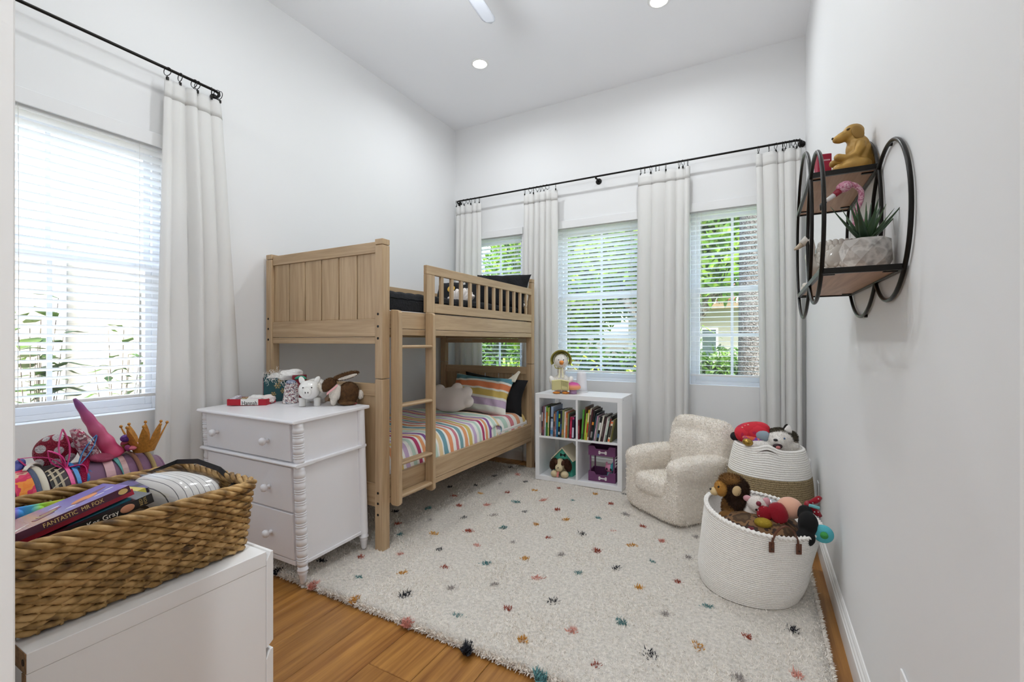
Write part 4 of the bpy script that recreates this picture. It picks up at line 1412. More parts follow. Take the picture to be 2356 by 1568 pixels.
# stacked leaning books: built flat (cover up), spine toward the room
def flat_book(label, M, L, Wd, th, cover, spinecol, deco=None):
    """book lying: local x along the spine (length L), y away from spine (width Wd), z thickness"""
    t = thing('book', label, 'book')
    t.matrix_world = M
    MB().box(0, L, 0, .0015, 0, th).build('spine', mat(spinecol, .35), t)
    MB().box(0, L, .0015, Wd, th - .0015, th).box(0, L, .0015, Wd, 0, .0015).build('cover', cover if not isinstance(cover, str) else mat(cover, .3), t)
    MB().box(.003, L - .003, .0015, Wd - .003, .0015, th - .0015).build('pages', mat('#d8d0c0', .9), t)
    return t
def frame(o, xd, yd):
    xd = Vector(xd).normalized(); yd = Vector(yd); zd = xd.cross(yd).normalized(); yd = zd.cross(xd)
    M = Matrix((xd, yd, zd)).transposed().to_4x4(); M.translation = Vector(o)
    return M
m_cov = gradient('X', [(0, '#b02a45'), (.16, '#8c3b35'), (.30, '#a06a33'), (.42, '#6f62b0'), (.7, '#7a70c4'), (1, '#8a80cf')], 0, .20, .25)
xd, yd = (.0, 1, .245), (-1, .03, -.13)
M1 = frame((-1.116, .258, .942), xd, yd)
t = flat_book('purple paperback with an orange creature on its cover, topmost in the wicker basket', M1, .182, .130, .0135, m_cov, '#4a1230')
m_goldt = mat('#d9b873', .4)
text('FANTASTIC  MR FOX', .0108, m_goldt, t, frame((.095, -.0006, .0065), (1, 0, 0), (0, 0, 1)), sx=.86)
MB().ell((.128, .055, .0135), (.024, .015, .0012), (0, 0, R(28))).build('cover_print', mat('#e08a35', .4), t, smooth=True)
MB().ell((.150, .074, .0135), (.026, .006, .0010), (0, 0, R(32))).build('cover_print', mat('#6b2f3e', .4), t, smooth=True)
MB().ell((.118, .040, .0135), (.012, .006, .0010), (0, 0, R(15))).build('cover_print', mat('#6b2f3e', .4), t, smooth=True)
for cx_, cy_ in ((.165, .05), (.09, .085), (.10, .03), (.145, .035)):
    MB().ell((cx_, cy_, .0135), (.009, .0025, .0008), (0, 0, R(8))).build('cover_print', mat('#e6e2f0', .4), t, smooth=True)
for k in range(3):
    MB().obox((.065 + k * .008, .045 + k * .012, .0137), (.030, .010, .0008), (0, 0, R(20))).build('cover_print', mat(['#7a3a46', '#9c8a35', '#8a3040'][k], .4), t)
MB().tube([(.170, -.0008, .0065), (.170, .0004, .0065)], .0052, 16, flat=(1.5, 1)).build('spine_oval', m_goldt, t)
for k in range(4):
    MB().obox((.012 + k * .006, .012 + k * .005, .0138), (.028, .0022, .0006), (0, 0, R(25))).build('cover_print', m_wh, t)
t = flat_book('bright red paperback under the purple one in the wicker basket', frame((-1.130, .276, .932), (0, 1, .25), yd), .175, .12, .012, '#d8294a', '#c21d3d')
t = flat_book('teal paperback under the red one in the wicker basket', frame((-1.122, .284, .921), (0, 1, .25), yd), .160, .12, .011, '#1c6f80', '#19677a')
MB().box(.085, .118, -.0006, 0, .004, .0065).box(.122, .140, -.0006, 0, .004, .0065).build('spine_print', mat('#5f9aa8', .5), t)
t = flat_book('yellow paperback with a pale spine poking out of the wicker basket', frame((-1.172, .338, .928), (0, 1, .21), yd), .150, .11, .012, '#d6c544', '#d8cf5a')
MB().box(.112, .136, -.0006, 0, .0045, .0075).build('spine_print', mat('#6a6a2c', .5), t)
t = flat_book('black board book with an orange face on its spine, lowest in the wicker basket', frame((-1.104, .308, .922), (0, 1, .21), (-1, .03, -.10)), .165, .13, .019, '#121214', '#131315')
text('Kes Gray', .013, mat('#e6e0d6', .5), t, frame((.082, -.0006, .0100), (1, 0, 0), (0, 0, 1)))
text('RED\nFOX', .0075, mat('#b59a5e', .5), t, frame((.148, -.0006, .0105), (0, 0, 1), (-1, 0, 0)))
MB().ell((.121, -.0002, .0095), (.012, .0010, .0075)).build('spine_face', mat('#c98a6a', .5), t, smooth=True)
t = flat_book('dark purple book with a violet cover at the back of the wicker basket', frame((-1.245, .400, .925), (.03, 1, .12), (-1, .03, .05)), .12, .09, .012, splotch(['#2b2440', '#5d4d86', '#2b2440'], 18, .4), '#26203a')
# pop fidget toy
m_pop = gradient('X', [(0, '#c34fd0'), (.3, '#c04ad6'), (.42, '#3f8fe0'), (.55, '#4fb5d8'), (.66, '#8fcf3a'), (.85, '#c7cf35'), (1, '#8fc83a')], -.06, .06, .5)
t = thing('fidget_toy', 'rainbow silicone popping toy standing in the wicker basket', 'toy', (-1.270, .325, .800), 0, None, (R(-12), 0, R(74)))
MB().box(-.060, .060, -.004, .004, .04, .160).build('sheet', m_pop, t, bevel=.003)
for i in range(4):
    for j in range(4):
        MB().ell((-.045 + i * .030, -.004, .055 + j * .030), (.0115, .009, .0115), nu=14, nv=8).build('bubble', m_pop, t, smooth=True)
# clear plastic bag of folded striped bedding
t = thing('bedding_bag', 'clear plastic zip bag with black binding holding folded striped cloth', 'bag', (-1.262, .575, .795), 0, None, (0, 0, R(4)))
m_str = stripes('Y', [(0, '#e4e1de'), (.86, '#e4e1de'), (.90, '#4c4c52')], .0135, .9, .0, 1, False)
MB().ell((0, 0, .085), (.118, .072, .082), (R(-8), R(0), 0), 30, 20, .62).build('folded_cloth', m_str, t, smooth=True)
MB().ell((0, 0, .0875), (.1235, .0775, .0875), (R(-8), 0, 0), 36, 24, .58).build('plastic', thin_clear('#ffffff', .16, .12), t, smooth=True)
bp = [(-.128, -.072, .110), (-.126, .0, .150), (-.118, .074, .168), (-.04, .082, .176), (.05, .082, .166), (.120, .078, .140), (.128, .0, .108), (.128, -.06, .07)]
MB().ribbon(bp, (0, .55, 1), .012, .004).build('black_binding', mat('#0f0f12', .6), t)

# ------------------------------------------------------------------ headband roll
HX, HZ, HR = -1.520, .897, .084
t = thing('headband_roll', 'purple padded roll holding hair bands on the white chest', 'headband holder', (HX, .41, CZ + .001))
m_mauve = mat('#74506b', .85, Sheen_Weight=.25, var=(14, .10))
zc = HZ - CZ - .001
MB().grid(lambda u, v: ((HR - (.02 * max(0, abs(v - .5) * 2 - .86) / .14) ** 1 * (1)) * math.cos(u * 2 * PI) if True else 0, (v - .5) * .48, zc + (HR - .02 * max(0, abs(v - .5) * 2 - .86) / .14) * math.sin(u * 2 * PI)), 48, 40, closeu=True).build('roll', m_mauve, t, smooth=True)
for yy in (-.24, .24):
    MB().tube([(0, yy - .002, zc), (0, yy + .002, zc)], .066, 32).build('end_cap', m_mauve, t)
for yy in (-.20, .20):
    MB().prism([(-.07, 0), (.07, 0), (.05, zc - HR + .012), (-.05, zc - HR + .012)], yy - .012, yy + .012, 'Y').build('foot', m_mauve, t)
HB = 'hair bands on the purple roll'
def band(label, y, w, m, r=.0, tilt=0, thick=.0025, a0=-60, a1=235, name='headband', shape='flat', extra=None):
    """hoop round the roll at y, width w"""
    tt = thing(name, label, 'headband', (HX, y, HZ), R(tilt), HB)
    rr = HR + .003 + r
    A = [R(a0 + (a1 - a0) * i / 40) for i in range(41)]
    pts = [(rr * math.cos(a), 0, rr * math.sin(a)) for a in A]
    if shape == 'flat':
        MB().ribbon(pts, (0, 1, 0), w, thick).build('hoop', m, tt, smooth=False)
    elif shape == 'puff':
        MB().tube(pts, [w / 2 * (.55 + .45 * math.sin(PI * i / 40)) for i in range(41)], 12, flat=(1, .45)).build('hoop', m, tt, smooth=True)
    else:
        MB().tube(pts, w / 2, 8).build('hoop', m, tt, smooth=True)
    return tt
glit = lambda c: mat(c, .3, .55, bump=(900, 1.0, .004))
tt = band('gold glitter headband topped with a felt crown', .617, .011, glit('#c9b27a'), shape='round')
cr = MB()
n5 = 8
m_crown = mat('#b87f32', .6, .15, var=(160, .25))
c0 = Vector((.012, .0, HR + .002))
def crown(u, v):
    a = u * 2 * PI
    sp = abs(((u * n5) % 1) - .5) * 2
    h = .022 + .055 * (1 - sp) ** .8 * v ** 1 if v > .5 else .022 * v * 2
    h = v * (.022 + .050 * (1 - sp) ** .75)
    r_ = .020 + .030 * (h / .075) + .002
    return (c0.x + r_ * math.cos(a) * .9, c0.y + r_ * math.sin(a) + .02 * h, c0.z + h)
MB().grid(crown, n5 * 8, 7, closeu=True).build('crown', m_crown, tt, smooth=False, solid=.003)
for k in range(n5):
    p = crown((k + .5) / n5, 1)
    MB().ell((p[0], p[1], p[2] + .002), .0042, None, 8, 6).build('crown_tip', m_crown, tt, smooth=True)
tt = band('rose gold glitter headband next to the crown one', .586, .010, glit('#b98a72'), shape='round')
MB().ell((.0, -.012, HR + .016), (.012, .022, .010), (R(35), 0, 0)).build('knot', glit('#9c6a3c'), tt, smooth=True)
tt = band('thin dusty pink headband with a tall pink horn', .560, .012, mat('#b08a88', .4), tilt=-4)
hb = Vector((.004, -.004, HR)); hd = Vector((-.10, -.48, 1)).normalized()
hp, hr = [], []
for i in range(41):
    q = i / 40
    hp.append(hb + hd * (.180 * q)); hr.append((.0185 * (1 - q) ** .7 + .0035) * (1 + .07 * math.sin(q * 30)))
MB().tube(hp, hr, 20).build('horn', gradient('Z', [(0, '#cf3f6c'), (.5, '#c2597f'), (.8, '#a8467a'), (1, '#7d3f7c')], HR, HR + .15, .35), tt, smooth=True)
for k in range(7):
    a = k * .9
    MB().ell((.02 * math.cos(a), .028 + .010 * math.sin(a), HR + .018 + .005 * (k % 3)), (.012, .009, .006), (R(40 * k), R(25 * k), 0)).build('flower_petal', mat(['#e07a8c', '#d9a3b4', '#6f3f97', '#dd6f86', '#cf9db5', '#c55d78', '#a94d86'][k], .7), tt, smooth=True)
MB().ell((.01, .016, HR + .045), (.010, .012, .010)).build('flower_bud', mat('#5c2f86', .6, bump=(200, 1, .006)), tt, smooth=True)
tt = band('teal cloth headband under the pink ones', .545, .016, mat('#4f8f8b', .7), r=-.001, tilt=8)
tt = band('wide dusty pink headband with a pink jewelled ear', .531, .019, mat('#b98d92', .4), tilt=-6)
def ear(u, v):
    h = .085 * v
    w_ = .030 * math.sin(PI * min(1, .25 + v * .72)) ** .7
    return (-.004 + (u - .5) * 2 * w_ * .6, -.028 - .34 * h + .012 * ((u - .5) * 2) ** 2 + (u - .5) * w_ * .8, HR - .002 + h)
m_jewel = splotch(['#c98e96', '#e3c8cc', '#9a6b74', '#f0e8e8', '#c05f78'], 170, .15, bump=(260, 1, .006), voronoi=True, metal=.25)
MB().grid(ear, 14, 16).build('jewelled_ear', m_jewel, tt, smooth=True, solid=.014)
tt = band('magenta sequinned headband draped over the roll', .497, .020, dots('#b01048', '#d42a62', 300, .2, .25, .3, 500), r=.004, tilt=-22, shape='puff', a0=20, a1=200)
MB().ell((.010, .03, HR + .006), (.022, .026, .010), (R(-8), R(10), 0)).build('sequin_patch', glit('#c05a78'), tt, smooth=True)
tt = band('blue plastic ribbon hair band with a tall looped bow', .462, .008, mat('#2b82c4', .3))
def bow(tt, m, base, tips, w=.007):
    for tip, bulge in tips:
        b_ = Vector(base); tp = Vector(tip); sd = Vector(bulge)
        for sg in (1, -1):
            pts = [b_ + (tp - b_) * q + sd * (sg * math.sin(PI * q) ) for q in [i / 10 for i in range(11)]]
            MB().ribbon(pts, (tp - b_).cross(sd), w, .0016).build('ribbon_loop', m, tt)
bow(tt, mat('#2b82c4', .3), (.03, .01, HR - .004), (((.004, .055, HR + .066), (.0, .008, 0)), ((.07, .012, HR - .04), (.012, .008, .0)), ((.085, .02, HR - .075), (.0, .018, .01))))
tt = band('hot pink plastic ribbon hair band with a looped bow', .450, .008, mat('#d83a86', .3))
bow(tt, mat('#d83a86', .3), (.028, .0, HR - .004), (((.0, .002, HR + .090), (.0, .010, 0)), ((-.02, -.07, HR + .03), (.004, .01, .012)), ((.06, .03, HR - .02), (.0, .012, .012)), ((.072, .004, HR - .055), (0, .012, .006)), ((.02, -.03, HR + .045), (.004, .008, .006))))
tt = band('headband with a round red sequinned disc spotted with white', .440, .010, mat('#2a1420', .6))
q = MB().lathe([(0, -.007), (.037, -.006), (.042, 0), (.037, .006), (0, .007)], 40)
o = q.build('sequinned_disc', dots('#9c1236', '#e8dfe2', 34, .36, .25, .15, 420), tt, smooth=True)
o.matrix_local = Matrix.Translation((-.045, .012, HR + .030)) @ Matrix.Rotation(R(62), 4, 'Z') @ Matrix.Rotation(R(84), 4, 'X')
tt = band('wide black plaid headband with cream stripes', .424, .034, mat('#14110f', .6), tilt=4)
for k, (a_, w_) in enumerate(((74, .005), (64, .005), (54, .005), (40, .004))):
    rr = HR + .0052
    MB().ribbon([(rr * math.cos(R(a_ + 14 * (i / 8 - .5))), -.016 + .032 * i / 8, rr * math.sin(R(a_ + 14 * (i / 8 - .5)))) for i in range(9)], (-math.sin(R(a_)), .3, math.cos(R(a_))), w_, .0006).build('plaid_stripe', mat('#b9ab92', .8), tt)
for k, yy in enumerate((-.008, .004)):
    rr = HR + .0050
    MB().ribbon([(rr * math.cos(R(70 - i * 7)), yy, rr * math.sin(R(70 - i * 7))) for i in range(8)], (0, 1, 0), .005, .0006).build('plaid_stripe', mat('#a89c86', .8), tt)
tt = band('cream ribbed headband beside the plaid one', .402, .014, mat('#cfc8b6', .8), r=.003, shape='puff')
tt = band('slate blue glitter headband', .391, .012, mat('#4c5873', .6, bump=(700, .6, .003)), r=.002, shape='puff')
MB().ell((-.02, -.012, HR + .012), (.03, .012, .010), (0, R(20), R(-30))).build('bow_knot', mat('#3d418c', .6), tt, smooth=True)
tt = band('orange and pink hibiscus print cloth headband', .372, .036, splotch(['#e07a1e', '#e2872c', '#c61f4f', '#d23a5e', '#dcb49a', '#b8164a'], 26, .7), r=.002)
tt = band('off-white padded headband lying behind the orange one', .395, .014, mat('#d6d0c4', .8), r=.012, tilt=-30, shape='puff', a0=70, a1=200)
tt = band('purple and white zigzag print headband at the roll end', .338, .016, splotch(['#5a1f70', '#e2d6e6', '#5a1f70', '#dccfe2'], 70, .6), r=.001)
# ------------------------------------------------------------------ bookcase
KA = R(1.2)
KL = (-1.785, 3.717, RZ + .002)
kx = thing('bookcase', 'white four-cube bookcase under the middle window', 'bookcase', KL, KA)
KW, KH, KD, o_, n_ = .790, .778, .385, .039, .017
m_kal = mat('#eeeef0', .4, key='kallax')
MB().box(0, KW, 0, KD, KH - o_, KH).build('top', m_kal, kx, bevel=.0015)
MB().box(0, KW, 0, KD, 0, o_).build('bottom', m_kal, kx, bevel=.0015)
MB().box(0, o_, 0.0005, KD, o_, KH - o_).build('side', m_kal, kx, bevel=.001)
MB().box(KW - o_, KW, 0.0005, KD, o_, KH - o_).build('side', m_kal, kx, bevel=.001)
MB().box(KW / 2 - n_ / 2, KW / 2 + n_ / 2, .001, KD - .002, o_, KH - o_).build('divider', m_kal, kx, bevel=.001)
for a, b in ((o_, KW / 2 - n_ / 2), (KW / 2 + n_ / 2, KW - o_)):
    MB().box(a, b, .001, KD - .002, KH / 2 - n_ / 2, KH / 2 + n_ / 2).build('shelf', m_kal, kx, bevel=.001)
for yy, zz in ((.05, KH - .02), (.32, KH - .02)):
    MB().tube([(KW - .0005, yy, zz), (KW + .0008, yy, zz)], .004, 10).build('screw_cap', mat('#8d8d90', .5), kx)
KM = Matrix.Translation(KL) @ Matrix.Rotation(KA, 4, 'Z')
def kpos(x, y, z): return KM @ Vector((x, y, z))
ORD = ['first', 'second', 'third', 'fourth', 'fifth', 'sixth', 'seventh', 'eighth', 'ninth', 'tenth', 'eleventh', 'twelfth', 'thirteenth', 'fourteenth', 'fifteenth', 'sixteenth', 'seventeenth', 'eighteenth', 'nineteenth', 'twentieth', 'twenty-first']
# (colour word, colour, thickness, height, depth, spine print, front inset)
BK1 = [('white', '#e9e4df', .013, .185, .15, [(.1, .9, '#b9a7a2')], .004), ('dark plum', '#3c2a34', .011, .262, .20, [(.5, .8, '#c9c4c8'), (.1, .3, '#8e4a4a')], .012), ('mauve', '#7a4a58', .014, .268, .21, [(.2, .75, '#9c6a5a')], .010),
       ('pale blue', '#b9c6d2', .010, .262, .22, [(.3, .6, '#e6ecf0')], .008), ('green and orange', '#3f7a3a', .014, .270, .22, [(.45, .8, '#d97b2a'), (.82, .96, '#93b53a')], .012), ('pale lime', '#b4bf6c', .011, .256, .20, [(.3, .7, '#dfe0b8')], .014),
       ('black', '#101012', .014, .275, .24, None, .022), ('light steel blue', '#93a5c0', .022, .268, .23, [(.60, .66, '#1a1a22'), (.08, .22, '#3f7fb0'), (.3, .5, '#c9d4e2')], .006), ('brown', '#5b4638', .011, .228, .19, [(.6, .9, '#c98f52'), (.2, .4, '#9c6a70')], .012),
       ('rose grey', '#8a6a74', .011, .222, .18, [(.1, .3, '#c0a0a4')], .010), ('blue', '#1f6a94', .015, .232, .2, [(.4, .75, '#2f86ae')], .008), ('black and lime', '#16181a', .015, .236, .22, [(.72, .88, '#a3c23a'), (.40, .58, '#8fb040'), (.1, .2, '#d8d8d0')], .012),
       ('navy', '#182742', .013, .238, .22, [(.15, .5, '#2c5a8c')], .008), ('olive green', '#8d9460', .019, .242, .21, [(.1, .3, '#c08a50')], .008), ('pinkish white', '#e3cfc8', .012, .232, .20, [(.2, .6, '#f2e8e2')], .006),
       ('orange', '#c9692e', .011, .224, .2, [(.5, .8, '#e0a080')], .008), ('sage', '#7f8a68', .011, .218, .22, None, .014), ('dark grey', '#26262a', .010, .205, .24, None, .020), ('crimson', '#a3123a', .017, .190, .2, [(.2, .8, '#c02a52')], .006),
       ('violet and black', '#2a1c3c', .018, .196, .2, [(.86, .97, '#b23a6a'), (.05, .5, '#cfc8da')], .006)]
BK2 = [('dark red', '#6f1e2c', .013, .168, .14, [(.3, .7, '#a04a50')], .008), ('mossy', '#4d5433', .010, .172, .2, None, .05), ('bright green', '#4f9a3a', .014, .262, .2, [(.05, .2, '#2f6a3a')], .008), ('brown', '#5a3a24', .011, .285, .21, None, .016), ('lime', '#9fbf3c', .013, .232, .2, [(.2, .8, '#b8d04a')], .008),
       ('yellow and red', '#d9b23a', .012, .262, .2, [(.25, .55, '#c9382e'), (.6, .9, '#efe0b0')], .008), ('cream', '#e0d6c4', .009, .278, .21, [(.1, .8, '#2a2420')], .012), ('maroon', '#4a1c26', .012, .270, .22, None, .014), ('black and orange', '#151312', .017, .262, .22, [(.52, .62, '#e08a2e'), (.1, .3, '#8a8a88')], .010),
       ('dark teal', '#123238', .014, .235, .23, [(.55, .9, '#1f4a52')], .016), ('dusty pink', '#b08aa0', .012, .218, .2, [(.1, .5, '#c9a8b8')], .006), ('grey green', '#8f978a', .010, .205, .2, None, .008), ('black and white', '#17171a', .017, .218, .2, [(.45, .75, '#e0ded8'), (.15, .3, '#3a6a9c')], .008),
       ('ivory', '#d8d2c4', .012, .220, .2, [(.3, .8, '#efece4')], .006), ('dark brown', '#2c211f', .013, .222, .22, [(.2, .7, '#6a5a58')], .014), ('wine', '#4a2a34', .011, .212, .2, None, .012), ('thin white', '#dcdad4', .009, .208, .2, None, .008), ('sage grey', '#7c8a80', .012, .206, .2, [(.3, .9, '#c2cfc4')], .010),
       ('charcoal', '#1e1f22', .013, .225, .22, [(.6, .9, '#7a2a2a')], .020), ('cream and orange', '#e3d8c0', .017, .182, .2, [(.90, .99, '#e0682a'), (.05, .16, '#e0682a'), (.25, .8, '#3a342c')], .006), ('olive', '#6f6a34', .010, .20, .2, None, .020)]
def shelve(lst, x0, x1, lean0, lean1, cube, grp):
    tot = sum(b[2] for b in lst)
    avail = x1 - x0
    x = x0
    zf = KH / 2 + n_ / 2 + .0008
    k = len(lst)
    for i, (cw, col, th, h, dp, sp, ins) in enumerate(lst):
        lean = lean0 + (lean1 - lean0) * min(1, i / (k * .6))
        if i == 0: lean = 0
        sf = avail * .985 / (tot * 1.0)
        # foot positions spread across the cube; leaning books overlap less at the foot
        th_ = th * min(1, sf * .96)
        p = kpos(x + th_ / 2, ins, zf)
        book('%s spine book, %s from the left in the %s cube' % (cw, ORD[i], cube), p, (0, R(lean), KA), (th_, dp, h), col, spine=sp, group=grp)
        x += (th * sf)
shelve(BK1, o_ + .001, KW / 2 - n_ / 2 - .012, 1.0, 2.2, 'upper left', 'books in the upper left cube')
shelve(BK2, KW / 2 + n_ / 2 + .001, KW - o_ - .052, 3.0, 10.5, 'upper right', 'books in the upper right cube')

# --- on top of the bookcase: goose, mushroom lamp, white device
zt = RZ + .002 + KH
m_fluff = mat('#efece6', .95, bump=(90, .5, .006))
ga = facing(1290)
t = thing('plush_goose', 'white plush goose in an olive bonnet holding a cream book', 'plush toy', (-1.585, 3.845, zt), ga)
b1 = MB().ell((0, .02, .085), (.088, .075, .085), nu=24, nv=16).ell((0, .03, .04), (.07, .06, .04)).ell((0, .005, .20), (.033, .033, .075)).ell((.0, -.005, .292), (.062, .058, .062)).build('body', m_fluff, t, smooth=True, remesh=.008)
fuzz([b1], 6000, .008, .002, m_fluff, t, seed=7)
for s in (-1, 1):
    MB().ell((s * .082, -.015, .115), (.026, .042, .045), (0, R(s * 20), 0)).build('wing', m_fluff, t, smooth=True)
    MB().ell((s * .042, -.055, .010), (.034, .036, .010), (0, 0, R(s * -14))).build('foot', mat('#d98a35', .6), t, smooth=True)
    MB().ell((s * .022, -.060, .306), (.004, .003, .005)).build('eye', mat('#141414', .2), t, smooth=True)
MB().ell((.004, -.072, .286), (.021, .024, .014), (R(12), 0, 0)).ell((.004, -.066, .272), (.018, .018, .010), (R(10), 0, 0)).build('beak', mat('#e08a34', .5), t, smooth=True, remesh=.004)
m_bon = mat('#a39a4a', .8, bump=(200, .3))
def bon(u, v):
    th = -.45 + u * (PI + .9); r_ = .070 + .022 * v
    return (r_ * math.cos(th) * 1.04, .045 - .080 * v, .300 + r_ * math.sin(th) * 1.02)
MB().grid(bon, 40, 10).build('bonnet_brim', m_bon, t, smooth=True, solid=.004)
MB().ell((0, .035, .302), (.068, .045, .068), nu=24, nv=14).build('bonnet_crown', m_bon, t, smooth=True)
MB().tube([(-.060, -.03, .262), (-.05, -.035, .232), (-.02, -.04, .226), (.02, -.035, .228)], .005, 6).build('bonnet_tie', m_bon, t, smooth=True)
m_cr = mat('#ded79e', .7)
for s in (-1, 1):
    MB().ribbon([(s * .010, -.040, .235), (s * .014, -.045, .19), (s * .018, -.060, .145)], (1, 0, 0), .012, .003).build('ribbon', mat('#e6e2c0', .7), t)
bkm = Matrix.Translation((-.005, -.100, .085)) @ Matrix.Rotation(R(18), 4, 'X')
o = MB(bkm @ Matrix.Rotation(R(14), 4, 'Z')).box(-.080, 0, -.006, .006, -.045, .050).build('book_half', m_cr, t, bevel=.003)
o = MB(bkm @ Matrix.Rotation(R(-22), 4, 'Z')).box(0, .078, -.006, .006, -.045, .050).build('book_half', m_cr, t, bevel=.003)
fr = MB(bkm @ Matrix.Rotation(R(-22), 4, 'Z'))
for k in range(4):
    fr.box(.016, .064, -.0072, -.006, -.002 + k * .012, .001 + k * .012)
fr.box(.010, .070, -.0070, -.006, -.036, -.034).box(.010, .070, -.0070, -.006, .043, .045).box(.010, .012, -.007, -.006, -.034, .043).box(.068, .070, -.007, -.006, -.034, .043)
fr.build('printed_lines', mat('#8d8a55', .7), t)

t = thing('mushroom_toy', 'small mushroom with a pink and orange cap on the bookcase', 'ornament', (-1.468, 3.842, zt), 0)
MB().lathe([(.032, 0), (.034, .012), (.033, .042), (.02, .048)], 28).build('stem', mat('#a98bb4', .6), t, smooth=True)
MB().lathe([(0, .040), (.05, .040), (.067, .050), (.070, .062), (.062, .080), (.044, .096), (.02, .104), (0, .106)], 36).build('cap', gradient('Z', [(0, '#e8a46a'), (.45, '#e99a72'), (.75, '#c84c92'), (1, '#b8408c')], .04, .106, .6), t, smooth=True)
t = thing('white_device', 'white rounded cylinder device standing beside the mushroom', 'device', (-1.452, 4.02, zt), 0)
MB().lathe([(.052, .012), (.050, .05), (.043, .165), (.041, .178), (.034, .186), (.0, .188)], 36).build('body', mat('#e6e5e8', .45), t, smooth=True)
MB().lathe([(.060, 0), (.062, .005), (.058, .011), (.0, .012)], 36).build('base', mat('#dcdbde', .45), t, smooth=True)

# --- lower cubes: toy dog house with plush dog, purple toy bunk with kitten
zl = RZ + .002 + o_
p = kpos(.235, .09, o_ + .0005)
t = thing('toy_dog_house', 'turquoise wooden toy dog house with a pitched roof in the lower left cube', 'toy house', p, KA + R(-4))
m_tq = mat('#4fb39c', .6); m_cw = mat('#d9cfb4', .6)
hw, hh, hp, hd = .092, .155, .250, .20
arch = [(-.052, .0), (-.052, .10)] + [(.052 * math.cos(a), .10 + .052 * math.sin(a)) for a in [PI - PI * i / 12 for i in range(1, 12)]] + [(.052, .10), (.052, 0)]
outl = [(hw, 0), (hw, hh), (0, hp), (-hw, hh), (-hw, 0)]
MB().prism(arch + outl, -.004, .004, 'Y').build('front', m_tq, t)
MB().box(-hw, -hw + .008, .004, hd, 0, hh).build('side', m_tq, t); MB().box(hw - .008, hw, .004, hd, 0, hh).build('side', m_tq, t)
MB().prism([(-hw, 0), (hw, 0), (hw, hh), (0, hp), (-hw, hh)], hd - .008, hd, 'Y').build('back', m_tq, t)
MB().box(-hw + .008, hw - .008, .005, hd - .008, 0, .006).build('floor_board', m_tq, t)
ln = math.hypot(hw, hp - hh); an = math.atan2(hp - hh, hw)
for s in (-1, 1):
    MB().obox((s * hw * .57, hd / 2 - .008, (hp + hh) / 2 - .008 + .004), (ln * 1.20, hd + .035, .010), (0, s * an, 0)).build('roof_panel', m_cw, t, bevel=.002)
def bone(mb, c, w, r, y0, y1):
    x, z = c
    mb.box(x - w / 2, x + w / 2, y0, y1, z - r * .55, z + r * .55)
    for a in (-1, 1):
        for b in (-1, 1):
            mb.tube([(x + a * w / 2, y0, z + b * r * .7), (x + a * w / 2, y1, z + b * r * .7)], r, 14)
    return mb
bone(MB(), (0, .185), .040, .0085, -.0065, -.004).build('bone_cutout', mat('#101512', .8), t)
t = thing('plush_dog', 'brown and cream plush puppy sitting in the doorway of the toy dog house', 'plush toy', kpos(.228, .045, o_ + .0005), KA + R(4))
m_cd = mat('#cdbc98', .95, bump=(120, .5, .004)); m_br = mat('#4a2a18', .95, bump=(120, .6, .005))
b1 = MB().ell((0, .05, .055), (.05, .05, .06)).build('body', m_cd, t, smooth=True)
b2 = MB().ell((-.002, -.002, .108), (.042, .040, .055)).ell((-.004, -.035, .085), (.036, .026, .034)).build('head', m_cd, t, smooth=True, remesh=.005)
for s in (-1, 1):
    e = MB().ell((s * .066, .004, .105), (.030, .028, .052), (0, R(s * -18), 0)).build('ear', m_br, t, smooth=True)
    fuzz([e], 1800, .011, .0022, m_br, t, seed=9 + s, down=.4)
    MB().ell((s * .030, -.022, .130), (.016, .022, .026), (0, R(s * 15), 0)).build('eye_patch', m_br, t, smooth=True)
    MB().ell((s * .022, -.043, .120), (.0035, .003, .004)).build('eye', mat('#0c0a08', .15), t, smooth=True)
    MB().ell((s * .046, -.025, .030), (.036, .038, .029)).build('paw', m_cd, t, smooth=True)
MB().ell((-.004, -.062, .094), (.006, .004, .004)).build('nose', mat('#2a1d16', .4), t, smooth=True)
MB().ribbon([(-.006, -.040, .060), (-.006, -.058, .045), (-.008, -.066, .012)], (1, 0, 0), .018, .004).build('ribbon', mat('#c97a72', .6), t)
t = thing('toy_bunk', 'purple wooden toy bunk bed with white bones in the lower right cube', 'toy bed', kpos(.600, .062, o_ + .0005), KA + R(2))
m_pu = mat('#6d3a66', .55); m_bone = mat('#e3dcdc', .6)
tw, td = .118, .185
for z0_ in (.0, .222):
    zt_ = z0_ + .070
    MB().prism([(-tw, z0_), (tw, z0_), (tw, zt_ + .012), (.065, zt_ + .012), (.050, zt_ - .012), (-.050, zt_ - .012), (-.065, zt_ + .012), (-tw, zt_ + .012)], 0, .008, 'Y').build('front_panel', m_pu, t)
    MB().box(-tw, tw, td - .008, td, z0_, zt_ + .012).build('back_panel', m_pu, t)
    for s in (-1, 1):
        MB().box(s * tw - (.008 if s > 0 else 0), s * tw + (0 if s > 0 else .008), .008, td - .008, z0_, zt_ + .012).build('end_panel', m_pu, t)
    MB().box(-tw + .008, tw - .008, .008, td - .008, z0_ + .005, z0_ + .012).build('base_board', m_pu, t)
    bone(MB(), (.008, z0_ + .030), .055, .009, -.004, 0).build('bone', m_bone, t)
for sx_ in (-1, 1):
    for yy in (.010, td - .020):
        MB().box(sx_ * (tw - .016) - .006, sx_ * (tw - .016) + .006, yy, yy + .010, .012, .225).build('post', m_pu, t)
for k in range(5):
    MB().box(tw - .006, tw + .001, .03, .15, .098 + k * .026, .104 + k * .026).build('ladder_rung', m_pu, t)
